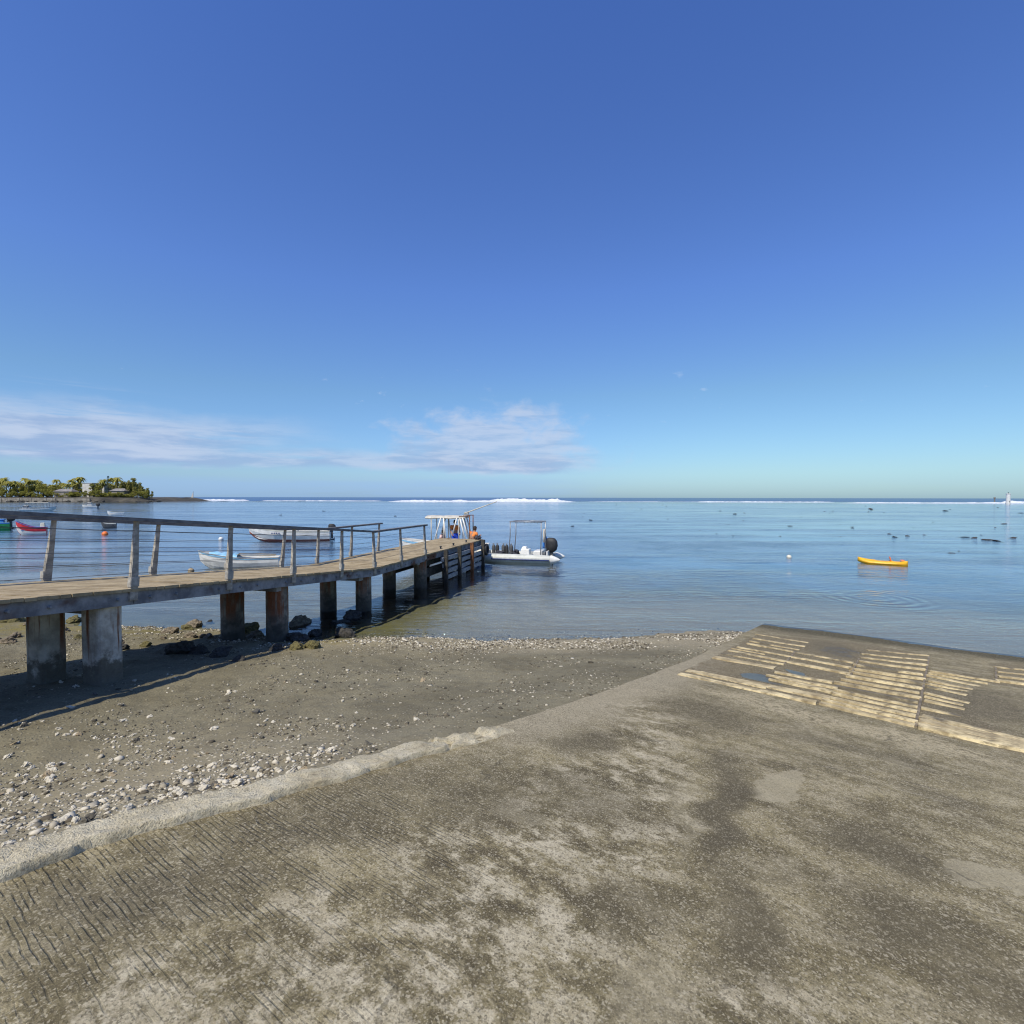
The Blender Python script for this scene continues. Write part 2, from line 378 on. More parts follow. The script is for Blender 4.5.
def _beach(t):
    g = t.N('NewGeometry').outputs['Position']
    n1 = t.noise(g, .8, 5, .6); n2 = t.noise(g, 5, 5, .65); n3 = t.noise(g, 45, 5, .7)
    c = t.mix(t.ss(n1, .35, .65), (.160, .140, .086), (.228, .202, .128))
    c = t.mix(t.m('MULTIPLY', t.ss(n2, .5, .7), .5), c, (.085, .07, .042))
    c = t.mix(t.ss(n3, .35, .7, 0, .5), c, (.06, .05, .031))
    vo = t.N('TexVoronoi', None, Scale=26.0); t.l.new(g, vo.inputs['Vector']); sv = t.N('SeparateColor'); t.l.new(vo.outputs['Color'], sv.inputs[0])
    stone = t.m('MULTIPLY', t.ss(vo.outputs['Distance'], .28, .42, 1, 0), t.ss(t.m('ADD', sv.outputs[0], t.m('MULTIPLY', t.m('SUBTRACT', n2, .5), .6)), .5, .62))
    ga = t.attr('gravel'); scol = t.mix(sv.outputs[1], (.14, .12, .08), (.66, .59, .44))
    c = t.mix(t.m('MULTIPLY', ga, .6), c, (.37, .315, .205))
    c = t.mix(t.m('MULTIPLY', stone, t.ss(ga, .0, .6, .22, 1)), c, scol)
    al = t.m('MULTIPLY', t.attr('algae'), t.ss(n2, .3, .62))
    c = t.mix(al, c, t.mix(n3, (.14, .115, .025), (.30, .24, .07)))
    c = t.mix(t.m('MULTIPLY', t.attr('wet'), .15), c, (.05, .045, .033))
    # sea floor: blue of deeper water painted into its colour, darker over coral heads
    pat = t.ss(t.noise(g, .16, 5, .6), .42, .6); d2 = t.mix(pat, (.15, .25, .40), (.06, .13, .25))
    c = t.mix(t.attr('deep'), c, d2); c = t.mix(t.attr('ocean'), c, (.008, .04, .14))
    h = t.m('ADD', t.m('MULTIPLY', n3, .5), t.m('ADD', t.m('MULTIPLY', stone, .8), n2))
    return principled(t, c, .92, t.bump(h, .7, .03), 0, .25)
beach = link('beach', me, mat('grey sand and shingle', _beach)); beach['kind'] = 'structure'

# ------------------------------------------------------------------ ramp
uu = lines([(-9, -1, .15), (-1, 9, .04), (9, UEND, .05)]); nv = 330
tt = np.linspace(0, 1, nv); tt = tt
UU = np.repeat(uu[:, None], nv, 1); EE = edge_v(uu)[:, None]-.09
VV = EE + (9.0-EE)*tt[None, :]
endw = (fbm(VV*1.1, VV*0+3, 61, 3)-.5)*.3*sst(UEND-1.5, UEND, UU); UW = UU+endw
RX, RY = from_uv(UW, VV)
RZ = R0-RG*UW + (fbm(RX*.5, RY*.5, 41, 3)-.5)*.05 + (fbm(RX*4, RY*4, 44, 3)-.5)*.010
def ell(cx, cy, ax, ay, bx, by, soft=1.0):
    """ellipse given by photo points, laid out as a stain on the ramp plane"""
    c = at_ramp(cx, cy); a = at_ramp(cx+ax, cy+ay); b = at_ramp(cx+bx, cy+by)
    cu = np.array(to_uv(c.x, c.y)); A = np.array([np.array(to_uv(a.x, a.y))-cu, np.array(to_uv(b.x, b.y))-cu]).T
    Ai = np.linalg.inv(A); wu = UU+(fbm(UU*2, VV*2, 71, 4)-.5)*.5; wv = VV+(fbm(UU*2, VV*2, 77, 4)-.5)*.5
    p = Ai[0, 0]*(wu-cu[0])+Ai[0, 1]*(wv-cu[1]); q = Ai[1, 0]*(wu-cu[0])+Ai[1, 1]*(wv-cu[1])
    r = np.sqrt(p*p+q*q); return sst(1.0+.35*soft, 1.0-.6*soft, r)
def poly(pts):
    P_ = [to_uv(at_ramp(x, y).x, at_ramp(x, y).y) for x, y in pts]
    wu = UU+(fbm(UU*5, VV*5, 81, 3)-.5)*.16; wv = VV+(fbm(UU*5, VV*5, 85, 3)-.5)*.16
    ins = np.zeros(UU.shape, bool); n = len(P_)
    for i in range(n):
        (x1, y1), (x2, y2) = P_[i], P_[(i+1) % n]
        c = ((y1 > wv) != (y2 > wv)) & (wu < (x2-x1)*(wv-y1)/(y2-y1+1e-12)+x1); ins ^= c
    return ins.astype(float)
dark = np.maximum.reduce([ell(730, 805, 26, -2, -4, 74, .8), .9*ell(742, 910, 46, 16, -22, 70), .85*ell(588, 742, 34, 2, 0, 13), .7*ell(700, 712, 60, 18, -14, 12), .6*ell(590, 800, 80, 34, 26, -16),
   .85*ell(880, 850, 90, 34, -20, 14), .8*ell(910, 920, 80, 46, -30, 34), .7*ell(990, 985, 60, 40, -20, 40), .5*ell(370, 800, 110, -26, 40, 30), .55*ell(150, 890, 120, -20, 30, 40), .65*ell(640, 905, 60, 14, 16, -26), .5*ell(960, 800, 80, 22, 0, 9), .6*ell(860, 752, 110, 26, 0, 7), .75*ell(640, 985, 9, -6, -34, 44, .7), .6*ell(480, 800, 50, 20, 30, -20)])
light = np.maximum.reduce([poly([(752, 778), (800, 768), (808, 790), (792, 806), (750, 797)]), poly([(945, 857), (1040, 880), (1040, 898), (950, 880)]), .75*ell(655, 985, 42, 0, -20, 60), .8*ell(860, 950, 26, 30, -54, -80), .6*ell(805, 875, 22, 30, 20, -10), .75*ell(520, 815, 18, 8, 0, 18, .5), .6*ell(432, 880, 16, 8, 0, 22, .5),
   .7*ell(684, 815, 20, 4, -8, 95), .55*ell(820, 735, 70, 18, -10, 10), .5*ell(985, 780, 50, 14, 0, 22), .55*ell(620, 700, 50, -6, 0, 16), .6*ell(900, 770, 40, 10, 0, 14)])
mud = np.maximum.reduce([ell(985, 705, 60, 14, -20, 18), .9*ell(925, 690, 30, 6, -10, 12), .9*ell(830, 648, 34, 7, -8, 7), .8*ell(900, 680, 20, 6, 0, 10), .75*ell(770, 676, 26, 6, -6, 4), .7*ell(805, 634, 60, 10, -4, 4)])
pool = np.maximum.reduce([ell(757, 676, 30, 6, -4, 3.2, .5), .9*ell(800, 675, 14, 4, -2, 2, .5), .5*ell(840, 652, 26, 6, -8, 4, .6)])
tan = np.maximum.reduce([poly([(760, 634), (870, 645), (930, 655), (925, 690), (1030, 745), (1030, 755), (910, 725), (830, 706), (680, 673)]), .9*poly([(990, 662), (1060, 670), (1060, 690), (992, 684)])])
dE = VV-EE; gn = fbm(UU*1.4, VV*.8, 91, 3)
groove = sst(.05, .16, dE)*sst(1.9, .5, dE+(gn-.5)*1.3)*sst(-1.0, -.2, UU)*sst(3.1, 2.0, UU)
groove = np.maximum(groove, .55*ell(330, 960, 190, 60, -90, 60, 1.2)*sst(.40, .55, gn))
lichen = np.maximum.reduce([ell(560, 850, 130, 60, 110, -120, 1.2), .8*ell(300, 950, 260, -40, 60, 80, 1.2), .75*ell(760, 1000, 120, 20, 0, 50, 1.2), .7*ell(640, 720, 60, 30, 30, -30), .28+0*UU*1.0])
streak = np.maximum.reduce([ell(890, 790, 190, 56, -20, 56, 1.2), .8*ell(960, 740, 130, 30, -10, 24, 1.2), .4*sst(-1.5, 0, VV)+0*UU])
rim = np.maximum.reduce([ell(770, 706, 95, 22, -8, 6), ell(920, 742, 120, 30, -6, 6)])
edgel = sst(.85, .25, VV-EE+(fbm(UU*1.5, VV*1.5, 93, 3)-.5)*.5)*sst(3.0, 4, UU)*sst(12, 8, UU)
weed = sst(UEND-1.5, UEND-.75, UW+(fbm(VV*2, UU*2, 98, 3)-.5)*.5)
me = grid_mesh('boat_ramp', RX, RY, RZ)
for nme, a in (('dark', dark), ('light', light), ('mud', mud), ('pool', pool), ('tan', tan), ('groove', groove), ('lichen', lichen), ('streak', streak), ('rim', rim), ('edgel', edgel), ('weed', weed), ('ru', UU), ('rv', VV)): fattr(me, nme, a)
def _ramp(t):
    u = t.attr('ru'); v = t.attr('rv'); uv = t.N('CombineXYZ', None, X=u, Y=v).outputs[0]
    st = t.mapv(uv, (1.15, .75, 1))
    big = t.noise(uv, .9, 5, .6); mot = t.noise(st, 4.2, 8, .72, .15); mot2 = t.noise(t.mapv(uv, (1.2, .8, 1)), 17, 5, .65); gr = t.noise(uv, 120, 3, .75); gr2 = t.noise(uv, 42, 4, .7)
    vg = t.N('TexVoronoi', None, Scale=105.0); t.l.new(uv, vg.inputs['Vector']); vs_ = t.N('SeparateColor'); t.l.new(vg.outputs['Color'], vs_.inputs[0])
    soft = t.noise(t.mapv(uv, (1.1, .8, 1)), 2.2, 6, .62, .3)
    c = t.ramp(t.m('ADD', t.m('MULTIPLY', soft, .6), t.m('MULTIPLY', mot2, .4)), [(.34, (.092, .073, .036)), (.47, (.160, .132, .068)), (.60, (.255, .213, .114))])
    # lichen: pale rosettes with darker hearts
    vl = t.N('TexVoronoi', None, Scale=7.5); wv_ = t.N('VectorMath', {'operation': 'ADD'}); t.l.new(uv, wv_.inputs[0]); nl = t.N('TexNoise', None, Scale=9.0, Detail=4.0); t.l.new(uv, nl.inputs['Vector']); sl_ = t.N('VectorMath', {'operation': 'SCALE'}); t.l.new(nl.outputs['Color'], sl_.inputs[0]); sl_.inputs['Scale'].default_value = .16; t.l.new(sl_.outputs[0], wv_.inputs[1]); t.l.new(wv_.outputs[0], vl.inputs['Vector'])
    rose = t.m('MULTIPLY', t.ss(vl.outputs['Distance'], .10, .25), t.ss(vl.outputs['Distance'], .34, .52, 1, 0)); lich = t.attr('lichen')
    lm = t.m('ADD', t.m('MULTIPLY', t.ss(mot, .475, .57), .85), t.m('MULTIPLY', rose, t.ss(mot, .40, .56, 0, .55)))
    lm = t.m('MULTIPLY', t.m('MULTIPLY', lm, t.ss(mot2, .36, .56, .45, 1)), lich, clamp=True); lm = t.m('MULTIPLY', lm, t.m('SUBTRACT', 1.0, t.m('MULTIPLY', t.attr('dark'), .75)))
    c = t.mix(t.m('MULTIPLY', t.ss(mot, .50, .38), t.m('MULTIPLY', lich, .8)), c, (.066, .052, .028))
    c = t.mix(lm, c, t.mix(gr2, (.32, .275, .18), (.57, .505, .36)))
    # thin drawn-out stains across the smoother slab
    stx = t.noise(t.mapv(uv, (7, .7, 1)), 1.6, 6, .7, .2)
    c = t.mix(t.m('MULTIPLY', t.ss(stx, .56, .66), t.m('MULTIPLY', t.attr('streak'), .8)), c, (.085, .07, .045))
    c = t.mix(t.m('MULTIPLY', t.ss(stx, .44, .34), t.m('MULTIPLY', t.attr('streak'), .4)), c, (.34, .30, .21))
    # smooth repair patches and worn wheel tracks
    c = t.mix(t.ss(t.attr('light'), .35, 1, 0, .62), c, t.mix(gr2, (.27, .235, .15), (.41, .36, .245)))
    c = t.mix(t.m('MULTIPLY', t.attr('dark'), .85), c, t.mix(mot2, (.050, .041, .025), (.105, .087, .052)))
    c = t.mix(t.m('MULTIPLY', t.attr('edgel'), .8), c, t.mix(mot2, (.235, .2, .13), (.38, .33, .225)))
    c = t.mix(t.m('MULTIPLY', t.attr('tan'), t.ss(mot, .4, .6, .5, .95)), c, t.mix(mot2, (.05, .039, .022), (.22, .17, .09)))
    c = t.mix(t.m('MULTIPLY', t.attr('rim'), t.ss(mot2, .38, .58, .1, .8)), c, (.42, .355, .22))
    c = t.mix(t.m('MULTIPLY', t.attr('mud'), .85), c, t.mix(mot2, (.05, .041, .022), (.15, .122, .07)))
    c = t.mix(t.m('MULTIPLY', t.attr('weed'), t.ss(mot2, .25, .5, .7, 1)), c, t.mix(mot2, (.016, .017, .006), (.07, .052, .015)))
    # grit: dark pits and pale grains
    gs = t.m('MULTIPLY', t.ss(t.attr('light'), .3, 1, 1, .5), t.ss(t.attr('dark'), .3, 1, 1, .6))
    c = t.mix(t.m('MULTIPLY', t.ss(gr, .53, .68, 0, .75), gs), c, (.045, .036, .021)); c = t.mix(t.m('MULTIPLY', t.ss(gr, .32, .45, .65, 0), gs), c, (.50, .44, .31))
    c = t.mix(t.m('MULTIPLY', t.ss(vs_.outputs[0], .72, .9, 0, .5), gs), c, (.055, .045, .028)); c = t.mix(t.m('MULTIPLY', t.ss(vs_.outputs[1], .78, .95, 0, .5), gs), c, (.46, .41, .29))
    c = t.mix(t.m('MULTIPLY', t.ss(gr2, .54, .68, 0, .5), gs), c, (.07, .056, .034))
    # raked grooves across the slab
    wv = t.m('ADD', u, t.m('MULTIPLY', t.m('SUBTRACT', t.noise(t.mapv(uv, (2.5, 1.4, 1)), 2.2, 4, .6), .5), .035))
    gw = t.m('SINE', t.m('MULTIPLY', wv, 2*PI/.026)); gd = t.ss(gw, .3, .98)
    broken = t.ss(t.noise(t.mapv(uv, (3, 1.2, 1)), 4.0, 6, .75), .44, .60)
    gm = t.m('MULTIPLY', t.attr('groove'), broken); gd = t.m('MULTIPLY', gd, gm)
    c = t.mix(t.m('MULTIPLY', gd, .6), c, (.05, .042, .03))
    # hairline cracks
    vo = t.N('TexVoronoi', {'feature': 'DISTANCE_TO_EDGE'}, Scale=.34)
    wp = t.N('VectorMath', {'operation': 'ADD'}); t.l.new(uv, wp.inputs[0]); nn = t.N('TexNoise', None, Scale=2.2, Detail=5.0); t.l.new(uv, nn.inputs['Vector']); sc = t.N('VectorMath', {'operation': 'SCALE'}); t.l.new(nn.outputs['Color'], sc.inputs[0]); sc.inputs['Scale'].default_value = .6; t.l.new(sc.outputs[0], wp.inputs[1]); t.l.new(wp.outputs[0], vo.inputs['Vector'])
    crack = t.m('MULTIPLY', t.ss(vo.outputs['Distance'], .001, .005, 1, 0), t.ss(big, .5, .62))
    c = t.mix(t.m('MULTIPLY', crack, .4), c, (.045, .04, .03))
    pool = t.ss(t.m('ADD', t.attr('pool'), t.m('MULTIPLY', t.m('SUBTRACT', mot, .5), .6)), .4, .65)
    c = t.mix(t.m('MULTIPLY', pool, .6), c, (.03, .03, .028))
    h = t.m('ADD', t.m('MULTIPLY', gr2, .55), t.m('ADD', t.m('MULTIPLY', mot2, .8), t.m('MULTIPLY', gr, .25)))
    h = t.m('SUBTRACT', h, t.m('MULTIPLY', gd, .9)); h = t.m('SUBTRACT', h, t.m('MULTIPLY', crack, .5))
    h = t.m('MULTIPLY', h, t.m('SUBTRACT', 1.0, pool))
    rough = t.m('SUBTRACT', .93, t.m('MULTIPLY', pool, .62))
    return principled(t, c, rough, t.bump(h, .7, .010), 0, .25)
ramp = link('boat_ramp', me, mat('weathered ramp concrete', _ramp)); ramp['kind'] = 'structure'
# the slab's submerged end and left face
sk = MB(); rows = [[], []]
for i in range(0, len(uu)): rows[0].append((RX[i, 0], RY[i, 0], RZ[i, 0])); rows[1].append((RX[i, 0], RY[i, 0], RZ[i, 0]-.35))
for j in range(nv): rows[0].append((RX[-1, j], RY[-1, j], RZ[-1, j])); rows[1].append((RX[-1, j], RY[-1, j], RZ[-1, j]-.7))
sk.grid(rows[::-1]); o = sk.build('boat_ramp_side', worn('wet slab side', (.05, .045, .03), (.14, .12, .07), 5, .85, .02), None); o['kind'] = 'structure'

# kerb: rough cement strip on the ramp's beach side
ku = np.arange(-6, 3.75, .022); kw = np.concatenate([np.linspace(0, .94, 24), [.96, .975, .99, 1.0]])
KU = np.repeat(ku[:, None], len(kw), 1); width = .27 + .06*(fbm(ku*1.3, ku*0+2, 15, 3)[:, None]-.5)*2
KW = kw[None, :]; outr = -.135 - .09*(fbm(ku*2.1, ku*0+8, 17, 4)[:, None]-.5)*2
KV = edge_v(KU) + outr + width*KW
KUw = KU + (fbm(KU*6, KW*3, 19, 3)-.5)*.03
rag = (fbm(KU*9, KW*0+3, 57, 4)-.5)*.16*sst(.5, 1, KW)
prof = sst(0, .16, KW)*sst(1.0, .955, KW+rag*.6)
prof[:, -1] = 0; prof[:, 0] = 0
brk = sst(2.6, 3.5, KU); hgt = .05*(1-.75*brk*sst(.35, .6, fbm(KU*7, KW*3, 23, 3))) * sst(3.75, 3.3, KU+(fbm(KW*6, KU*2, 24, 2)-.5)*.5)
crk = np.exp(-((KU+.02-(fbm(KW*3, KW*0, 27, 3)-.5)*.25-.42)/.018)**2)+np.exp(-((KU-3.05-(fbm(KW*3, KW*0+5, 28, 3)-.5)*.3)/.02)**2)
KX, KY = from_uv(KUw, KV)
KZ = R0-RG*KUw - .10 + prof*(.10+hgt) + prof*((fbm(KX*7, KY*7, 51, 4)-.5)*.042 + (fbm(KX*30, KY*30, 53, 3)-.5)*.022) - .05*np.clip(crk, 0, 1)*prof
me = grid_mesh('kerb', KX, KY, KZ)
def _kerb(t):
    g = t.N('NewGeometry').outputs['Position']; n = t.noise(g, 3.5, 6, .65); n2 = t.noise(g, 22, 5, .7); n3 = t.noise(g, 90, 3, .7)
    c = t.ramp(t.m('ADD', t.m('MULTIPLY', n, .6), t.m('MULTIPLY', n2, .4)), [(.33, (.28, .235, .15)), (.46, (.48, .42, .285)), (.62, (.62, .56, .41))])
    c = t.mix(t.ss(n3, .52, .68, 0, .65), c, (.12, .098, .06)); c = t.mix(t.ss(n2, .56, .68, 0, .5), c, (.16, .13, .08))
    return principled(t, c, .95, t.bump(t.m('ADD', n2, t.m('MULTIPLY', n3, .8)), .9, .022), 0, .25)
kerb = link('kerb', me, mat('pale rough cement', _kerb)); kerb['kind'] = 'structure'

# ------------------------------------------------------------------ water
def _water(t):
    g = t.N('NewGeometry').outputs['Position']; sx = t.N('SeparateXYZ'); t.l.new(g, sx.inputs[0])
    X, Y = sx.outputs[0], sx.outputs[1]
    r1 = t.noise(t.mapv(g, (.8, 1.6, 1)), 2.4, 3, .55, .4); r2 = t.noise(t.mapv(g, (1, 1.5, 1), (0, 0, .5)), 9, 3, .55)
    patch = t.noise(t.mapv(g, (.012, .035, 1)), 1.0, 5, .6, .3); patch2 = t.noise(t.mapv(g, (.06, .16, 1)), 1.0, 4, .6, .3)
    calm = t.ss(t.m('ADD', t.m('MULTIPLY', patch, .65), t.m('MULTIPLY', patch2, .35)), .42, .58)
    rc = at_z(872, 598); dx = t.m('SUBTRACT', X, rc.x); dy = t.m('SUBTRACT', Y, rc.y)
    rr = t.m('SQRT', t.m('ADD', t.m('MULTIPLY', dx, dx), t.m('MULTIPLY', dy, dy)))
    ring = t.m('MULTIPLY', t.m('SINE', t.m('MULTIPLY', rr, 15.0)), t.m('MULTIPLY', t.ss(rr, .2, .5), t.ss(rr, 1.2, 2.3, 1, 0)))
    strk = t.ss(t.noise(t.mapv(g, (.03, .22, 1)), 1.0, 5, .65, .4), .46, .60)
    amp = t.m('ADD', .12, t.m('ADD', t.m('MULTIPLY', calm, .85), t.m('MULTIPLY', strk, .9)))
    amp = t.m('MULTIPLY', amp, t.ss(Y, 12, 30, .38, 1.0))
    h = t.m('MULTIPLY', t.m('ADD', t.m('MULTIPLY', r1, 1.0), t.m('MULTIPLY', r2, .25)), amp)
    h = t.m('ADD', h, t.m('MULTIPLY', ring, t.m('MULTIPLY', t.ss(t.noise(g, .45, 3), .40, .58), .15)))
    nrm = t.bump(h, 1.0, .042)
    fr = t.N('Fresnel', None, IOR=1.33); t.l.new(nrm, fr.inputs['Normal'])
    gl = t.N('BsdfGlossy', None, Color=(.93, .96, 1.0), Roughness=.06); t.l.new(nrm, gl.inputs['Normal'])
    oc = t.ss(Y, 380, 470)
    tr = t.N('BsdfTransparent', None, Color=(.86, .93, .97)); df = t.N('BsdfDiffuse', None, Color=(.012, .06, .19))
    body = t.N('MixShader'); t.l.new(oc, body.inputs[0]); t.l.new(tr.outputs[0], body.inputs[1]); t.l.new(df.outputs[0], body.inputs[2])
    k = t.m('MULTIPLY', fr.outputs[0], t.m('SUBTRACT', 1.0, t.m('MULTIPLY', oc, .55)))
    mx = t.N('MixShader'); t.l.new(k, mx.inputs[0]); t.l.new(body.outputs[0], mx.inputs[1]); t.l.new(gl.outputs[0], mx.inputs[2])
    return mx.outputs[0]
wm = MB(); B = 30000
wm.grid([[(x, y, 0) for x in (-B, -600, 0, 600, B)] for y in (-300, 0, 300, 2000, B)])
sea = wm.build('sea', mat('lagoon water', _water)); sea['kind'] = 'structure'

# ------------------------------------------------------------------ rocks, stones
def rock_mesh(name, seed, rough=.35, sub=3, flat=.7):
    bm = bmesh.new(); bmesh.ops.create_icosphere(bm, subdivisions=sub, radius=1)
    rg = random.Random(seed); offs = [Vector((rg.uniform(-1, 1), rg.uniform(-1, 1), rg.uniform(-1, 1))).normalized() for _ in range(9)]
    cut = [rg.uniform(.55, .95) for _ in offs]; sc = (rg.uniform(.8, 1.3), rg.uniform(.7, 1.0), flat*rg.uniform(.8, 1.1))
    from mathutils import noise
    for v in bm.verts:
        p = v.co.copy()
        for d, c in zip(offs, cut):
            k = p.dot(d)
            if k > c: p -= d*(k-c)*.85
        p *= 1 + rough*noise.fractal(p*1.7+Vector((seed*3.1, 0, 0)), 1, 2, 4)*.6
        v.co = Vector((p.x*sc[0], p.y*sc[1], p.z*sc[2]))
    me = bpy.data.meshes.new(name); bm.to_mesh(me); bm.free(); return me
STV = [rock_mesh('coral_stone', k, 1.15, 3, .6) for k in range(8)]
RKV = [rock_mesh('boulder', 40+k, .55, 4, .75) for k in range(6)]
def rock_obj(name, me, m, x, y, z, s, label, cat, group=None, flat=1):
    o = bpy.data.objects.new(name, me.copy()); COL.objects.link(o); o.data.materials.append(m)
    o.location = (x, y, z); o.rotation_euler = (random.uniform(-.3, .3), random.uniform(-.3, .3), random.uniform(0, 6.28)); o.scale = (s, s, s*flat)
    return tag(o, label, cat, group)
# beach stones: individual ones share meshes per (variant, material)
SV = {}
def stone(kind, x, y, s):
    m = {'pale': M['coral'], 'tan': M['tan_coral'], 'dark': M['grey_stone']}[kind]; k = random.randrange(8)
    if (kind, k) not in SV:
        SV[(kind, k)] = STV[k].copy(); SV[(kind, k)].materials.append(m)
    nm, lb, gr = {'pale': ('coral_stone', 'bleached white coral lump lying on the grey sand between the pier and the kerb', 'white coral lumps on the beach'),
                  'tan': ('beach_stone', 'tan coloured stone lying on the grey sand between the pier and the kerb', 'tan stones on the beach'),
                  'dark': ('beach_stone', 'dark grey stone lying on the grey sand between the pier and the kerb', 'dark stones on the beach')}[kind]
    o = bpy.data.objects.new(nm, SV[(kind, k)]); COL.objects.link(o)
    o.location = (x, y, float(terr(x, y)) + s*.22); o.rotation_euler = (random.uniform(-.5, .5), random.uniform(-.5, .5), random.uniform(0, 6.28))
    f = random.uniform(.8, 1.2); o.scale = (s*f, s/f, s*random.uniform(.7, 1.1)); tag(o, lb, 'stone', gr); return o
def beach_pt(x, y):
    z = .9
    for _ in range(12):
        p = at_z(x, y, z); z = float(terr(p.x, p.y))
    return at_z(x, y, z)
cnt = 0; tries = 0
def off_kerb(p):
    u, v = to_uv(p.x, p.y); return edge_v(u)-v > .2 and p.z > .02
while cnt < 285 and tries < 9000:
    tries += 1
    x = random.uniform(-15, 520); y = random.uniform(672, 880)
    w = math.exp(-((x-110)/170)**2 - ((y-785)/65)**2) + .22*math.exp(-((x-330)/110)**2-((y-710)/35)**2) + .05
    if random.random() > w: continue
    p = beach_pt(x, y)
    if not off_kerb(p): continue
    kind = random.choices(['pale', 'tan', 'dark'], [.64, .13, .23])[0]
    s = random.choice([.012, .015, .018, .02, .024, .028, .036])*random.uniform(.8, 1.25)
    stone(kind, p.x, p.y, s); cnt += 1
    if random.random() < .3:
        for _ in range(2):
            q = p + Vector((random.gauss(0, .07), random.gauss(0, .07), 0))
            if off_kerb(q): stone('pale', q.x, q.y, s*random.uniform(.5, .9)); cnt += 1
for (x, y, s, k) in ((62, 842, .05, 'dark'), (238, 785, .05, 'pale'), (230, 778, .04, 'tan'), (258, 713, .055, 'dark'), (330, 752, .04, 'pale'), (322, 753, .03, 'pale'), (423, 681, .05, 'tan'), (416, 720, .035, 'pale'), (262, 738, .03, 'dark')):
    p = beach_pt(x, y); stone(k, p.x, p.y, s)
# shingle: far too many to count
def shingle(name, pts, sizes, m, bias):
    ico = bmesh.new(); bmesh.ops.create_icosphere(ico, subdivisions=1, radius=1); bv = np.array([v.co[:] for v in ico.verts]); bf = np.array([[v.index for v in f.verts] for f in ico.faces]); ico.free()
    n = len(pts); nvv = len(bv)
    a = RNG.uniform(0, 6.28, n); sc = RNG.uniform(.55, 1.35, (n, 3)); sc[:, 2] *= .55
    V = bv[None]*(sc[:, None, :])*(1+RNG.uniform(-.45, .4, (n, nvv, 1))); ca, sa = np.cos(a)[:, None], np.sin(a)[:, None]
    V = np.stack([V[..., 0]*ca-V[..., 1]*sa, V[..., 0]*sa+V[..., 1]*ca, V[..., 2]], -1)*sizes[:, None, None]+pts[:, None, :]
    F = (bf[None]+np.arange(n)[:, None, None]*nvv).reshape(-1, 3)
    me = bpy.data.meshes.new(name); co = V.reshape(-1, 3).astype(np.float32)
    me.vertices.add(len(co)); me.vertices.foreach_set('co', co.ravel()); me.loops.add(F.size); me.loops.foreach_set('vertex_index', F.ravel().astype(np.int32))
    me.polygons.add(len(F)); me.polygons.foreach_set('loop_start', np.arange(0, F.size, 3, dtype=np.int32)); me.update(calc_edges=True)
    o = link(name, me, m); o['kind'] = 'stuff'; fattr(me, 'tone', np.repeat(np.clip(RNG.uniform(0, 1, n)**.85+.22*bias, 0, 1), nvv)); return o
def _shingle(t):
    a = t.attr('tone'); c = t.ramp(a, [(0, (.045, .04, .03)), (.4, (.12, .10, .068)), (.7, (.30, .26, .18)), (1, (.68, .62, .49))]); n = t.noise(t.N('NewGeometry').outputs['Position'], 70, 3)
    return principled(t, t.mix(t.m('MULTIPLY', n, .5), c, (.08, .07, .05)), .92, None, 0, .25)
MS = mat('mixed shingle', _shingle)
pts = []; sz = []
N0 = 120000; xs = RNG.uniform(-10, 6.5, N0); ys = RNG.uniform(2.0, 13.2, N0)
zz = terr(xs, ys); u_, v_ = to_uv(xs, ys); q_ = edge_v(u_)-v_
dsh = np.interp(xs, SHX, SHY)-ys+(fbm(xs*.45, ys*.45, 5, 3)-.5)*1.1
den = .30 + 1.2*np.exp(-((dsh-.7)/.75)**2)*sst(-6, -4, xs) + 1.0*np.exp(-((xs+3.0)/1.8)**2-((ys-3.9)/1.7)**2) + .5*np.exp(-((xs+9)/3)**2-((ys-12)/1.2)**2)
clump = fbm(xs*1.6, ys*1.6, 12, 3); den = den*sst(.30, .62, clump)*1.3
ok = (RNG.uniform(0, 1, N0) < den) & (q_ > .12) & (zz > -.25)
xs, ys, zz, dsh = xs[ok], ys[ok], zz[ok], dsh[ok]; s_ = RNG.lognormal(-4.85, .55, len(xs))*np.where(np.abs(dsh-.7) < 1, 1.5, 1)*(1+.15*np.exp(-((xs+3.0)/1.8)**2-((ys-3.9)/1.7)**2))
s_ = np.clip(s_, .003, .035)
shingle('shingle', np.stack([xs, ys, zz+s_*.2], -1), s_, MS, np.exp(-((dsh-.8)/.9)**2)+1.2*np.exp(-((xs+3.0)/1.8)**2-((ys-3.9)/1.7)**2))

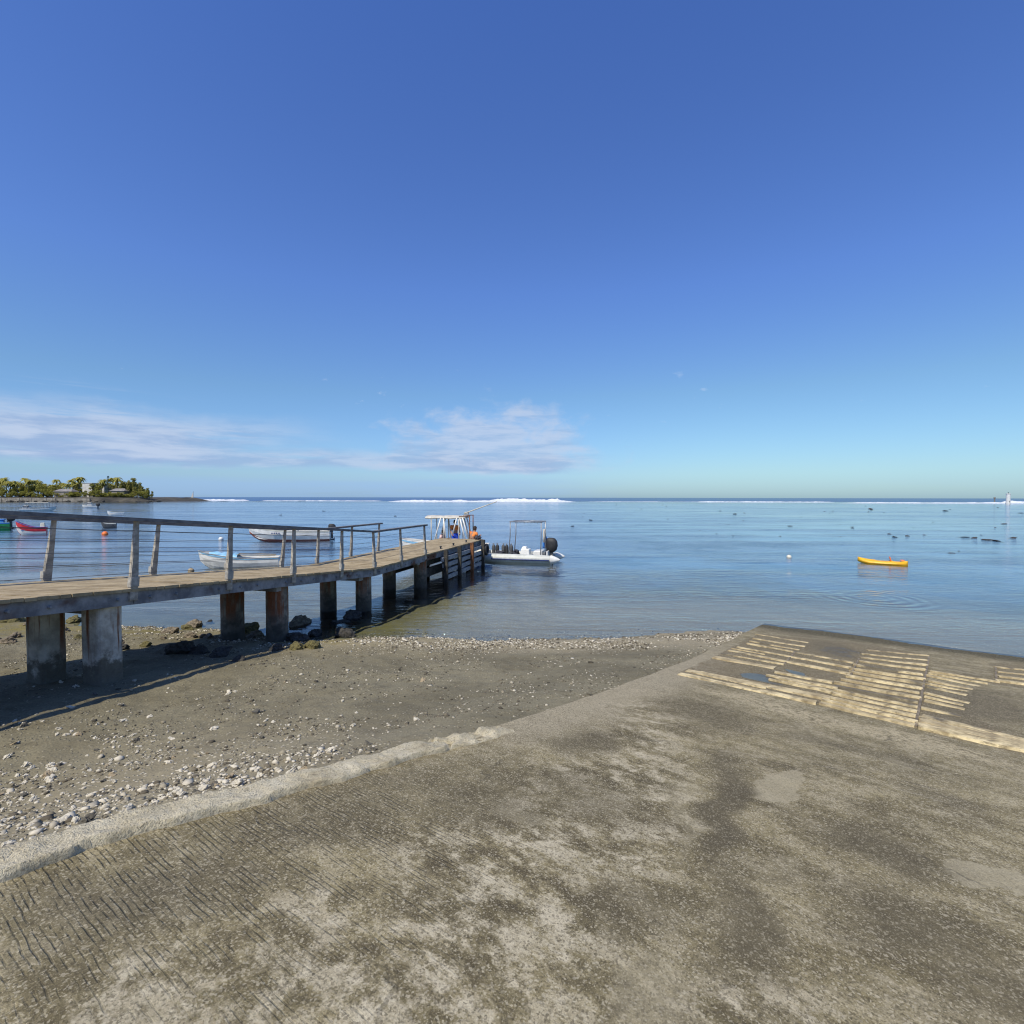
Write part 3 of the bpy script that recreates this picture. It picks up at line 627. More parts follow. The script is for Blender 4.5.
# boulders near and under the pier
for (x, y, s, m, lb) in ((182, 652, .33, 'basalt', 'round dark boulder in the pier shadow, left of the second pair of piles'), (200, 653, .22, 'basalt', 'smaller dark boulder beside the round one in the pier shadow'), (221, 656, .25, 'basalt', 'dark boulder at the foot of the second pair of piles'),
    (249, 632, .26, 'algae_rock', 'weedy rock between the second pair of piles'), (254, 637, .22, 'brown_rock', 'low brown rock just left of the fourth pile'), (299, 628, .44, 'brown_rock', 'large brown boulder standing right of the fourth pile'), (296, 641, .36, 'basalt', 'dark wet rock in front of the large brown boulder'), (316, 636, .3, 'basalt', 'dark wet rock left of the fifth pile'),
    (341, 628, .32, 'basalt', 'dark wet rock between the third pair of piles'), (352, 617, .3, 'basalt', 'dark rock at the water behind the third pair of piles'), (345, 637, .3, 'basalt', 'low black rock at the waterline below the sixth pile'), (312, 648, .2, 'algae_rock', 'small mossy green rock on the shore by the fifth pile'), (297, 649, .17, 'algae_rock', 'small yellow rock at the edge of the pier shadow'),
    (194, 627, .24, 'brown_rock', 'grey brown boulder standing on the shore behind the second pair of piles'), (170, 633, .19, 'brown_rock', 'flat brown rock on the shore behind the pier'), (8, 622, .42, 'algae_rock', 'mossy rock on the shore at the left edge of the photo'), (74, 622, .22, 'algae_rock', 'small mossy rock on the shore between the first two piles'), (210, 624, .2, 'basalt', 'dark rock in the shallows left of the third pile'), (275, 650, .2, 'basalt', 'dark rock at the front foot of the fourth pile'), (240, 661, .16, 'basalt', 'small dark rock at the edge of the pier shadow below the third pile')):
    p = beach_pt(x, y) if y > 618 else at_z(x, y, 0)
    rock_obj('boulder', random.choice(RKV), M[m], p.x, p.y, p.z + s*.12, s*(.72 if m == 'basalt' else .85), lb, 'rock')
for k in range(26):
    x = random.uniform(-20, 215); y = random.uniform(626, 650) if x > 60 else random.uniform(624, 645)
    p = beach_pt(x, y); 
    if p.z > .6: continue
    s = random.uniform(.05, .13)
    rock_obj('shore_rock', random.choice(RKV), M[random.choice(['algae_rock', 'brown_rock', 'brown_rock', 'basalt'])], p.x, p.y, p.z+s*.2, s, 'small rock on the weedy shore behind the first piles of the pier', 'rock', 'small rocks on the weedy shore behind the pier')
for (x, y, s) in ((591, 520, .5), (572, 526, .4), (667, 519, .4), (616, 505, .9), (641, 509, .7), (663, 505, 1.0), (735, 514, .7), (745, 513, .6), (790, 526, .5), (852, 528, .4), (871, 509, 1.2), (872, 510, 1.0), (946, 511, 1.2), (1020, 513, 1.1), (851, 527, .4), (896, 537, .5), (890, 534, .3), (908, 536, .4), (964, 537, .75), (972, 538, .6), (990, 540, .9), (998, 541, .6), (1012, 538, .6), (982, 535, .3), (951, 553, .35), (959, 551, .2), (934, 522, .4), (914, 528, .3), (324, 511, .9), (280, 515, .6), (395, 516, .6), (534, 510, .6), (868, 512, .6), (1004, 524, .5), (925, 535, .3), (832, 512, .6), (720, 511, .6), (832, 511, .6), (830, 513, .4)):
    p = at_z(x, y, 0)
    rock_obj('lagoon_rock', random.choice(RKV), M['basalt'], p.x, p.y, -.02, s*.55, 'low dark reef rock just breaking the calm lagoon surface', 'rock', 'dark reef rocks breaking the lagoon surface', .2)

for k in range(55):
    x, y = random.uniform(560, 1040), 500+random.uniform(1.8, 6.2)**2
    p = at_z(x, y, 0); s = random.uniform(.2, .45)*(1.4 if y < 512 else .7)
    rock_obj('lagoon_rock', random.choice(RKV[:3]), M['basalt'], p.x, p.y, -.02, s*.55, 'low dark reef rock just breaking the calm lagoon surface', 'rock', 'dark reef rocks breaking the lagoon surface', .2)
# ------------------------------------------------------------------ timber slats on the ramp
def zc(zx, zy): return 660+zx/2.813, 600+zy/2.813
def slat(parent, a, b, w=.13, th=.014, sink=0.0):
    p, q = at_ramp(*zc(*a)), at_ramp(*zc(*b)); mid = (p+q)/2; d = (q-p); L = d.length
    nrm = Vector((RG*GU.x, RG*GU.y, 1)).normalized(); dx = d.normalized(); dy = nrm.cross(dx)
    mb = MB(); ns = max(5, int(L/.12)); rows = []; ph = random.uniform(0, 100)
    for i in range(ns+1):
        xx = -L/2+L*i/ns; wl = w/2*(1+(float(fbm(np.array(ph+xx*5), np.array(1.0), 3, 3))-.5)*.5); wr = w/2*(1+(float(fbm(np.array(ph+xx*5), np.array(7.0), 4, 3))-.5)*.5)
        h = th*(1-sink*i/ns)*(.5+1.0*float(fbm(np.array(ph+xx*2.7), np.array(4.0), 5, 3))); sag = 0
        e = .02*random.uniform(-1, 1) if i in (0, ns) else 0
        rows.append([(xx+e, -wl, -.03), (xx+e, -wl*.93, h*.8), (xx+e, -wl*.5, h), (xx+e, wr*.5, h), (xx+e, wr*.93, h*.75), (xx+e, wr, -.03)])
    mb.grid([list(r) for r in zip(*rows)][::-1]); n = len(mb.v)
    c = ns+1; mb.f.append(tuple(k*c for k in range(6))); mb.f.append(tuple(k*c+ns for k in range(6))[::-1])
    o = mb.build('slat', M['slat'], parent)
    mw = Matrix((dx, dy, nrm)).transposed().to_4x4(); mw.translation = mid + nrm*.004
    o.matrix_parent_inverse = Matrix.Identity(4); o.matrix_local = parent.matrix_world.inverted() @ mw
    return o
def panel(label, segs, gaps):
    c = at_ramp(*zc(*segs[len(segs)//2][0])); e = empty('slatted_panel', c, 0, label, 'slipway slats'); e.matrix_world = Matrix.Translation(c)
    for s in segs: slat(e, s[0], s[1], abs(s[2]) if len(s) > 2 else random.uniform(.085, .13), sink=1.5 if len(s) > 2 and s[2] < 0 else 0)
    for a, b in gaps:
        o = slat(e, a, b, .03, .004); o.name = 'panel_gap'; o.data.materials[0] = M['brown_rock']  # thin dark strip standing in for the gap between panels
    return e
sB = []
for k in range(16):
    f = k/15; l = (580+(450-580)*f, 143+(292-143)*f); r = (756+(718-756)*f, 157+(355-157)*f); sB.append(((l[0]+random.uniform(-8, 8), l[1]), (r[0]+random.uniform(-6, 4), r[1])))
panel('dense panel of pale timber slats in the middle of the wet end of the ramp', sB, [((757, 160), (719, 356)), ((560, 165), (535, 214))])
panel('broken panel of uneven pale slats at the left corner of the ramp beside the shingle', [((272, 97), (418, 122)), ((262, 109), (412, 133), .12), ((245, 123), (548, 178)), ((215, 133), (541, 191)), ((192, 143), (534, 208)), ((150, 161), (325, 193), .22), ((252, 116), (395, 142), .07), ((204, 138), (300, 155), .07), ((172, 152), (345, 182), .07), ((297, 211), (505, 249)), ((310, 224), (470, 256), .07), ((92, 206), (300, 250), .07), ((322, 204), (484, 232), .12), ((74, 199), (478, 277), .2), ((52, 209), (442, 291), .16), ((330, 218), (490, 262), .12), ((118, 205), (250, 240), .1)], [((380, 145), (350, 180))])
panel('long slats running right from the middle panel into dark mud', [((760, 201), (955, 231)), ((758, 207), (925, 236), .07), ((733, 332), (1045, 406), .07), ((725, 347), (1045, 418), .07), ((748, 235), (872, 257), -.08), ((744, 272), (850, 294), -.08), ((756, 213), (905, 243), -.12), ((753, 227), (880, 250), -.11), ((750, 243), (862, 266), -.11), ((746, 262), (870, 289), -.1), ((742, 282), (862, 307), -.1), ((737, 304), (850, 326), -.1), ((733, 325), (1045, 400)), ((728, 340), (1045, 412), .2), ((722, 354), (1045, 424), .2)], [])
panel('separate block of tan slats at the right edge of the photo', [((946, 190), (1110, 206)), ((946, 202), (1110, 219)), ((946, 214), (1110, 233)), ((948, 226), (1110, 247))], [((944, 186), (947, 228))])

# ------------------------------------------------------------------ pier
PX0, PY0 = -5.79, 7.8; PD = Vector((.25, 1, 0)).normalized(); PN = Vector((PD.y, -PD.x, 0))     # along, towards the camera side
WID = 2.2; T0, TF, T1 = -11.0, 7.1, 17.35
def deck_z(t): return 1.90-.0925*min(t, TF)
def pp(t, off=0.0, dz=0.0):     # t in metres of Y, off = inset from the near edge
    return Vector((PX0+.25*t, PY0+t, deck_z(t)+dz)) - PN*off
pier = empty('pier', (PX0, PY0, 0), 0, 'long timber pier on paired piles with wire railings running from the left to the lagoon', 'pier'); pier.matrix_world = Matrix.Translation((PX0, PY0, 0))
def pb(mb, name, m, parent=pier, **k):
    off = Vector((PX0, PY0, 0)); mb.v = [tuple(Vector(p)-off) for p in mb.v]; o = mb.build(name, m, parent, **k); return o
dk = MB(); tt_ = T0
while tt_ < T1-.01:
    t2 = min(tt_+.135, T1); j = random.uniform(-.004, .004); jx = random.uniform(-.012, .012); a0, a1 = pp(tt_, -.04+jx, j), pp(t2-.006, -.04+jx, j); b0, b1 = pp(tt_, WID+.04+jx, j), pp(t2-.006, WID+.04+jx, j)
    dn = Vector((0, 0, -.045)); dk.add([a0, a1, b1, b0, a0+dn, a1+dn, b1+dn, b0+dn], [(0, 1, 2, 3), (7, 6, 5, 4), (0, 4, 5, 1), (1, 5, 6, 2), (2, 6, 7, 3), (3, 7, 4, 0)]); tt_ = t2
pb(dk, 'deck', M['deck'])
TS = [T0] + [-9.15+1.83*k for k in range(5)] + [0, 1.82, 3.6, 5.45, TF, 8.8, 10.65, 12.6, 14.5, 16.4, T1]
for off in (.03, .62, 1.58, WID-.03):
    fb = MB()
    for k in range(0, len(TS)-1):
        ta, tb = TS[k], TS[k+1]; h = .20 if off in (.03, WID-.03) else .17; z0 = -.048-h/2
        jj = random.uniform(-.006, .006)
        fb.beam(pp(ta+.004, off+jj, z0), pp(tb-.004, off+jj, z0), .07, h)
    if off == .03:
        for k in range(1, len(TS)-1):
            for d in (-.25, .25, .7):
                fb.lathe([(0, .03), (.02, .03), (.022, 0)], 8, (0, 0, 0), 'X'); n = 24
                c = pp(TS[k]+d, -.008, -.15); 
                for i in range(len(fb.v)-n, len(fb.v)): fb.v[i] = tuple(Vector(fb.v[i])+c)
    pb(fb, 'side_beam' if off in (.03, WID-.03) else 'joist', M['fascia'], bevel=.006 if off != .03 else 0)
# paired piles: near / far of each bent, taken from their places along the pier
def pile(px, w, off, mt, zt=None, base=None):
    k = (px-512)/512       # solve for t where the inset line crosses this bearing
    x0 = PX0-PN.x*off; y0 = PY0-PN.y*off
    tq = (k*y0-x0)/(.25-k); p = pp(tq, off); zb = float(terr(p.x, p.y))-.5; top = p.z-.25
    mb = MB(); n = 20; c = Vector((p.x, p.y, 0)); rows = []; ph = random.uniform(0, 50)
    if mt == 'pile':
        pr = []
        hw = w/2; rc = .05
        for (sx, sy) in ((1, -1), (1, 1), (-1, 1), (-1, -1)):
            for a in range(4):
                th = math.atan2(sy, sx)+(a-1.5)/3*PI/2; pr.append((sx*(hw-rc)+rc*math.cos(th), sy*(hw-rc)+rc*math.sin(th)))
    else:
        pr = [(w/2*math.cos(2*PI*k/n), w/2*math.sin(2*PI*k/n)) for k in range(n)]
    ang = math.atan2(PD.y, PD.x)
    nz = 14
    for i in range(nz+1):
        z = zb+(top-zb)*i/nz; row = []
        for (x, y) in pr:
            r = 1+(float(fbm(np.array(ph+x*6), np.array(z*3+y*6), 3, 3))-.5)*.06
            row.append((p.x+(x*math.cos(ang)-y*math.sin(ang))*r, p.y+(x*math.sin(ang)+y*math.cos(ang))*r, z))
        rows.append(row+[row[0]])
    mb.grid(rows); pb(mb, 'pile', M[mt], smooth=(mt != 'pile'))
    return tq
OFN, OFF = .30, 1.3
pile(99.5, .36, .24, 'pile'); pile(43, .34, 1.02, 'pile')
pile(276, .46, OFN, 'rust_pile'); pile(231, .48, OFF, 'rust_pile')
pile(363, .45, OFN, 'rust_pile'); pile(327.5, .46, OFF, 'rust_pile')
pile(420, .47, OFN, 'rust_pile'); pile(389, .47, OFF, 'rust_pile')
for px in (449, 470): pile(px, .4, OFN, 'rust_pile'); pile(px-24, .4, OFF+.3, 'rust_pile')
for tq in (-4.5, -8.5):
    for off in (.25, 1.4):
        p = pp(tq, off); mb = MB(); zb = float(terr(p.x, p.y))-.4; mb.box((p.x, p.y, (zb+p.z-.25)/2), (.5, .5, p.z-.25-zb), Matrix.Rotation(math.atan2(PD.y, PD.x), 3, 'Z')); pb(mb, 'pile', M['pile'], bevel=.03)
# cross heads on each bent
for tq in (-.35, 3.3, 6.55, 10.3, 13.3, 16.6):
    mb = MB(); mb.beam(pp(tq, .10, -.30), pp(tq, WID-.1, -.30), .22, .09); pb(mb, 'cross_beam', M['fascia'])
# railings
def upv(t):
    s = Vector((PD.x, PD.y, -.0925/1.03)) if t < TF-.05 else PD
    s = s.normalized(); return (PN.cross(s)).normalized()
def railing(side, ts, tend):
    rail = MB(); off = -.015 if side == 'near' else WID+.015; inw = -PN if side == 'near' else PN
    root = None; HH = 1.06
    tops = []
    e = bpy.data.objects.new('railing', None); COL.objects.link(e); e.parent = pier
    for t in ts:
        up = upv(t); up = up if up.z > 0 else -up
        fwd = PD if t >= TF-.05 else Vector((PD.x, PD.y, -.09)).normalized()
        lo = pp(t, off, -.18); hi = lo + up*(HH+.15) + inw*.05
        mb = MB(); th = .029; vs = []
        for p, w0 in ((lo, .13), (lo+up*.42+inw*.018, .112), (hi, .05)):
            for sgn in (-1, 1):
                vs += [p - fwd*(w0*.75) + PN*(sgn*th), p + fwd*(w0*.25) + PN*(sgn*th)]
        f = []
        for k in (0, 4): f += [(k, k+1, k+5, k+4), (k+3, k+2, k+6, k+7), (k+1, k+3, k+7, k+5), (k+2, k, k+4, k+6)]
        f += [(8, 9, 11, 10), (2, 3, 1, 0)]
        mb.add(vs, f); pb(mb, 'post', M['post_wood'], e, bevel=.004)
        pl = MB(); ax = lo+up*.30; vs = []
        for q in (0, 1):
            for s2 in (0, 1):
                for s3 in (0, 1):
                    vs.append(ax - up*(.09 if not q else -.05) - fwd*.103 + fwd*(.133*s2) + PN*((-.036 if not s3 else .036)))
        pl.add(vs, [(0, 2, 3, 1), (4, 5, 7, 6), (0, 4, 6, 2), (1, 3, 7, 5), (0, 1, 5, 4), (2, 6, 7, 3)])
        pb(pl, 'base_plate', M['plate'], e)
        tops.append((t, hi+up*.02))
    # board handrail with an overhang at both ends
    P0 = [tp for _, tp in tops]
    path = [P0[0]-(P0[1]-P0[0])*.15] + P0 + [P0[-1]+(P0[-1]-P0[-2]).normalized()*.13]
    rows = [[], [], [], [], []]
    for p in path:
        rows[0].append(p+PN*.075+Vector((0, 0, -.025))); rows[1].append(p+PN*.075+Vector((0, 0, .03))); rows[2].append(p-PN*.075+Vector((0, 0, .03))); rows[3].append(p-PN*.075+Vector((0, 0, -.025))); rows[4].append(p+PN*.075+Vector((0, 0, -.025)))
    mb = MB(); mb.grid(rows); n = len(path); mb.f.append((0, n, 2*n, 3*n)); mb.f.append((n-1, 4*n-1, 3*n-1, 2*n-1)); pb(mb, 'handrail', M['grey_wood'], e)
    for k in range(5):
        f = .22+.155*k; pts = []
        for t, tp in tops:
            lo = pp(t, off, 0); pts.append(lo.lerp(tp, f))
        full = []
        for a, b in zip(pts[:-1], pts[1:]):
            full += [a, (a+b)/2+Vector((0, 0, -.006))]
        full.append(pts[-1]); mb = MB(); mb.tube(full, .0042, 5); pb(mb, 'cable', M['cable'], e)
railing('near', [-9.15, -7.3, -5.5, -3.66, -1.83, 0, 1.82, 3.6, 5.45, 7.12, 8.8, 10.65], 0)
railing('far', [-8.9, -7.05, -5.2, -3.35, -1.55, .29, 2.18, 4.08, 5.96, 7.56, 9.41, 11.26], 0)
# fender frame along the outer head
fe = bpy.data.objects.new('fender_frame', None); COL.objects.link(fe); fe.parent = pier
for k, dz in enumerate((-.36, -.62, -.88, -1.12)):
    mb = MB(); mb.beam(pp(12.0+.15*k, -.07, dz), pp(T1+.05, -.07, dz+.02), .09, .17); pb(mb, 'waler', M['pale_wood'], fe, bevel=.01)
for dz in (-.5, -.95):
    mb = MB(); mb.beam(pp(11.6, .75, dz), pp(T1, .75, dz), .1, .34); pb(mb, 'dark_backing_board', M['grey_wood'], fe)  # boards added behind the walers so the openings look dark
for dz in (-.45, -.9):
    mb = MB(); mb.beam(pp(11.6, WID, dz), pp(T1, WID, dz), .1, .3); pb(mb, 'waler', M['grey_wood'], fe)  # far row added too, closing the bright gaps between walers
for ta, tb in ((12.2, 13.7), (15.2, 13.9), (15.4, 16.8)):
    mb = MB(); mb.beam(pp(ta, .03, -.25), pp(tb, .03, -1.2), .08, .14); pb(mb, 'diagonal_brace', M['grey_wood'], fe)
for tq, mm in ((12.2, 'basalt'), (13.7, 'basalt'), (15.3, 'rust'), (16.9, 'basalt')):
    mb = MB(); mb.beam(pp(tq, -.17, .02), pp(tq, -.17, -1.75), .16, .12, PD); pb(mb, 'fender_post', M[mm], fe, bevel=.012)
mb = MB(); mb.beam(pp(T1+.08, -.1, -.14), pp(T1+.08, WID+.1, -.14), .14, .2); mb.beam(pp(T1+.32, -.1, -.34), pp(T1+.32, WID+.1, -.34), .5, .1); mb.beam(pp(T1+.08, -.1, -.8), pp(T1+.08, WID+.1, -.8), .12, .2); pb(mb, 'end_beam', M['grey_wood'])
for tq in (11.2, 12.6, 14.0, 15.6):
    mb = MB(); c = pp(tq, .22, 0); mb.lathe([(.04, 0), (.03, .07), (.05, .09), (.05, .11), (0, .115)], 12, c); mb.beam(c+PD*.09+Vector((0, 0, .09)), c-PD*.09+Vector((0, 0, .09)), .03, .03); pb(mb, 'mooring_cleat', M['darkgrey'])
def tyre(c, label, axis=PN, r=.22, w=.075):
    mb = MB(); pts = []
    a = axis.normalized(); b = Vector((0, 0, 1)); d = a.cross(b)
    for k in range(24):
        th = 2*PI*k/24; pts.append(Vector((0, 0, 0)) + b*(r*math.cos(th)) + d*(r*math.sin(th)))
    mb.tube(pts, w, 8, closed=True); o = mb.build('tyre', M['dark'], None, True); o.location = c; tag(o, label, 'tyre')
tyre(pp(17.15, -.27, -.48), 'black rubber tyre hung as a fender on the outer corner of the pier')

# ------------------------------------------------------------------ boats
def hull_mesh(mb, L, B, HB, bow=.35, tr=.85, draft=.18, n=16, dead=.45, inner=True):
    """open hull, bow towards +x, waterline z = 0"""
    prof = [(1, 1), (.97, .62), (.86, .30), (.62, .08), (.3, -.04*0), (0, 0)]
    out, inn = [], []
    for i in range(n+1):
        s = i/n; x = -L/2+L*s
        w = B/2*(tr+(1-tr)*math.sin(min(s/.45, 1)*PI/2)) if s < .45 else B/2*math.sqrt(max(1-((s-.45)/.55)**2.3, 0))
        w = max(w, .015); top = HB+bow*max(s-.35, 0)**1.6*1.9; kz = -draft+(draft+HB*.75)*max((s-.72)/.28, 0)**2.2
        xx = x-.0
        ring = []; ir = []
        for (a, b) in prof:
            flare = 1 if b > .5 else 1-.12*s
            ring.append((xx+(.10*L*.5*b*max(s-.7, 0)/.3*.5), a*w*flare, kz+(top-kz)*b))
        full = [(x_, y_, z_) for x_, y_, z_ in ring]+[(x_, -y_, z_) for x_, y_, z_ in ring[::-1][1:]]
        out.append(full)
        wi = max(w-.07, .008); fl = max(kz+.12, .10-.0)
        xi = min(max(ring[0][0], -L/2+.08), L/2-.05)
        inn.append([(ring[0][0]*.985, wi, top), (ring[1][0]*.985, wi*.97, max(fl, top-.28*HB)), (ring[2][0]*.985, wi*.86, fl+.04), (ring[5][0]*.985, 0, fl), (ring[2][0]*.985, -wi*.86, fl+.04), (ring[1][0]*.985, -wi*.97, max(fl, top-.28*HB)), (ring[0][0]*.985, -wi, top)])
    mb.grid([r[::-1] for r in out]); nf = len(out[0])
    mb.add(out[0], [tuple(range(nf))])
    if inner:
        mb.grid(inn); mb.add(inn[0], [tuple(range(7))[::-1]])
        rim = [[o[0] for o in out], [i[0] for i in inn]]; mb.grid(rim)
        rim = [[i[-1] for i in inn], [o[-1] for o in out]]; mb.grid(rim)
        mb.add([out[0][0], inn[0][0], inn[0][-1], out[0][-1]], [(0, 1, 2, 3)])
    return out, inn
def band_strip(out, lo, hi, off=.012):
    """rubbing strake following the hull side between two ring rows"""
    mb = MB()
    for sgn in (0, -1):
        rows = [[], []]
        for r in out:
            p, q = Vector(r[sgn]), Vector(r[1 if sgn == 0 else -2]); s = 1 if sgn == 0 else -1
            for k, f in enumerate((lo, hi)):
                c = p.lerp(q, f); rows[k].append((c.x, c.y+s*off, c.z))
        mb.grid(rows)
    return mb
def outboard(parent, x, z, s=1.0, mcowl='dark'):
    e = bpy.data.objects.new('outboard_motor', None); COL.objects.link(e); e.parent = parent; e.location = (x, 0, z)
    c = MB(); rows = []
    for (zz, lx, ly, ox) in ((-.12, .13, .10, 0), (-.05, .24, .16, 0), (.10, .29, .18, -.01), (.26, .27, .17, .0), (.36, .20, .12, .03), (.385, .09, .06, .04)):
        rows.append([(ox*s+lx*s*math.copysign(abs(math.cos(a))**.7, math.cos(a)), ly*s*math.copysign(abs(math.sin(a))**.7, math.sin(a)), zz*s) for a in [2*PI*k/16 for k in range(17)]])
    c.grid(rows); c.f.append(tuple(range(17*5, 17*5+16))); c.build('cowling', M[mcowl], e, True)
    l = MB(); l.box((0, 0, -.40*s), (.15*s, .09*s, .62*s)); l.box((0, 0, -.72*s), (.36*s, .03*s, .03*s)); l.lathe([(0, -.2*s), (.05*s, -.12*s), (.055*s, .1*s), (.0, .16*s)], 10, (0, 0, -.82*s), 'X'); l.box((.17*s, 0, -.15*s), (.16*s, .2*s, .22*s)); l.build('leg', M['darkgrey'], e, bevel=.01)
    b = MB()
    for k in range(3):
        a = 2*PI*k/3; rt = Matrix.Rotation(a, 3, 'X') @ Matrix.Rotation(.5, 3, 'Z'); b.box(Matrix.Rotation(a, 3, 'X') @ Vector((-.18*s, 0, .09*s)) + Vector((0, 0, -.82*s)), (.02*s, .09*s, .15*s), rt)
    b.build('propeller', M['steel'], e)
    return e
def boat(name, label, p, rz, L, B, HB, m, cat='boat', group=None, stripe=None, bottom=None, bow=.35, thwarts=2, motor=None, inside='midgrey'):
    e = empty(name, (p.x, p.y, 0), rz, label, cat, group)
    mb = MB(); out, inn = hull_mesh(mb, L, B, HB, bow); mb.build('hull', M[m], e, True).data.polygons.foreach_set('use_smooth', [False]*len(mb.f))
    if stripe: band_strip(out, .02, .30).build('strake', M[stripe], e)
    if bottom:
        bs = MB(); 
        for sgn in (1, -1):
            rows = [[], []]
            for r in out:
                # lower hull band reaching from the waterline up the side
                i1, i2, i3 = (1, 2, 3) if sgn == 1 else (-2, -3, -4)
                a, b, c_ = Vector(r[i1]).lerp(Vector(r[i2]), .35 if bottom != 'antifoul' else 1.0), Vector(r[i2]), Vector(r[i3])
                if len(rows) == 2: rows.append([])
                for k_, q in enumerate((a, b, c_)): rows[k_].append((q.x, q.y+sgn*.008, q.z-.003*k_))
            bs.grid(rows)
        bs.build('boot_stripe', M[bottom], e)
    for k in range(thwarts):
        xx = -L*.28+k*L*.27; w = MB(); w.box((xx, 0, HB*.62), (.26, B*.84, .04)); w.build('thwart', M[inside], e)
    g = MB(); g.tube([(*Vector(r[0])[:],) for r in out], .022, 6); g.tube([(*Vector(r[-1])[:],) for r in out], .022, 6); g.build('gunwale', M[inside], e)
    if motor: outboard(e, -L/2-.12, HB+.12, motor)
    return e
def fit(px0, px1, yw, rz, ratio):
    """hull length and place so that, at its heading, it spans these photo columns with its near side at the waterline yw"""
    L = 4.0
    for _ in range(25):
        B = L*ratio; ca, sa = math.cos(rz), math.sin(rz); half = abs(sa)*L/2+abs(ca)*B/2*.8
        Y = at_z((px0+px1)/2, yw).y+half*.8; X = at_Y((px0+px1)/2, yw, Y).x
        for _ in range(8):
            pts = [(X+ca*a-sa*b, Y+sa*a+ca*b) for a, b in ((-L/2, B*.42), (-L/2, -B*.42), (L*.1, B/2), (L*.1, -B/2), (L*.53, 0))]
            q = [px_of(*p) for p in pts]; X += ((px0+px1)/2-(min(q)+max(q))/2)/512*Y
        L *= (px1-px0)/(max(q)-min(q))
    return Vector((X, Y, 0)), L, L*ratio
def px_of(X, Y): return 512+512*X/Y
# white boat beyond the railing
c, L_, B_ = fit(247, 331, 541.5, PI+.25, .3)
e = boat('motorboat', 'long white open motorboat with red bottom moored behind the railing', c, PI+.25, L_, B_, .72, 'white_boat', stripe='cream_boat', bottom='antifoul', bow=.5, motor=1.0)
w = MB(); w.box((-.3, 0, .8), (.5, .6, .4), taper=.85); w.build('console', M['white_boat'], e, bevel=.03)
w = MB()
for k in range(4): w.box((L_*.12+k*.16, B_*.497+.012, .60), (.09, .02, .10))
w.build('registration_mark', M['navy'], e)
# pale boat with blue cover, half hidden by the deck
c, L_, B_ = fit(197, 280, 568.5, PI+.30, .3)
e = boat('dinghy', 'cream open boat with light blue cover lying close behind the pier', c, PI+.30, L_, B_, .42, 'white_boat', stripe='ltblue', bow=.4)
rows = []
Lh = L_*.5
for i in range(9):
    s = i/8; xx = Lh*(.05+.72*s); w2 = B_*.45*(1-max(s-.3, 0)**2*1.3)
    rows.append([(xx, w2*math.cos(a), .46+.13*s+.16*math.sin(a)*(1+.25*math.sin(i*2.3))) for a in [PI*k/8 for k in range(9)]])
w = MB(); w.grid(rows); w.build('cover', M['ltblue'], e, True)
for sy in (-.25, .2):
    w = MB(); w.tube([(-Lh*.9, sy, .50), (Lh*.2, sy*1.4, .60)], .02, 6); w.build('oar', M['deck'], e)
# red boat
c, L_, B_ = fit(15, 47, 534.6, PI+.55, .36)
e = boat('rowing_boat', 'red open boat with white waterline band moored behind the left railing', c, PI+.55, L_, B_, .62, 'red', bottom='white_boat', bow=.6, thwarts=3, inside='blue')
w = MB(); w.box((-L_/2+.25, 0, .78), (.34, .4, .4), taper=.8); w.build('stern_box', M['cream_boat'], e, bevel=.04)
# green and blue boat at the frame edge
c, L_, B_ = fit(-22, 11, 529.8, PI+.55, .36)
e = boat('rowing_boat', 'green and blue boat cut off by the left edge of the photo', c, PI+.55, L_, B_, .66, 'green', stripe='blue', bow=.45, inside='ltblue')
w = MB(); w.box((-.2, 0, .98), (L_*.5, B_*.75, .10)); w.box((-.2, 0, .8), (L_*.45, B_*.65, .3), taper=.9); w.build('cover', M['blue'], e, bevel=.05)
outboard(e, -L_/2-.05, .95, 1.15, 'dark')
# small grey dinghy and its marker
c, L_, B_ = fit(100.5, 116.5, 527.5, PI+.5, .42)
e = boat('dinghy', 'small dark grey dinghy moored behind the railing above an orange buoy', c, PI+.5, L_, B_, .42, 'darkgrey', stripe='white_boat', bow=.25, inside='cream_boat')
w = MB(); w.box((.3, 0, .5), (L_*.4, B_*.6, .3), taper=.8); w.build('locker', M['midgrey'], e, bevel=.04)
# canopied white cruiser far left
c, Lc, B_ = fit(19, 57, 511.0, .5, .33)
e = boat('motorboat', 'large white motorboat with a flat canopy far off at the left', c, .5, Lc, B_, .62, 'white_boat', stripe='midgrey', bow=.4, thwarts=0)
w = MB(); w.box((-Lc*.02, 0, 1.92), (Lc*.66, B_*.8, .16)); w.build('canopy', M['canvas'], e, bevel=.05)
for sx in (-.3, -.1, .1, .28):
    for sy in (-B_*.36, B_*.36):
        w = MB(); w.tube([(Lc*sx, sy, .5), (Lc*sx, sy, 1.86)], .05, 6); w.build('canopy_post', M['steel'], e)
w = MB(); w.box((-Lc*.32, 0, .85), (Lc*.22, B_*.7, .7), taper=.7); w.build('cabin', M['white_boat'], e, bevel=.08)
w = MB(); w.box((-Lc*.32, 0, 1.0), (Lc*.20, B_*.69, .28), taper=.8); w.build('window', M['glass'], e)
# white launch by the headland
c, Lc, B_ = fit(82, 98, 508.0, PI+.45, .34)
e = boat('motorboat', 'white launch with a low cabin and dark stern motor before the headland', c, PI+.45, Lc, B_, .62, 'white_boat', stripe='cream_boat', bow=.4, thwarts=0, motor=1.7)
w = MB(); w.box((Lc*.02, 0, 1.1), (Lc*.34, B_*.62, .9), taper=.72); w.build('cabin', M['white_boat'], e, bevel=.08)
w = MB(); w.box((Lc*.02, 0, 1.25), (Lc*.31, B_*.60, .26), taper=.85); w.build('window', M['glass'], e)
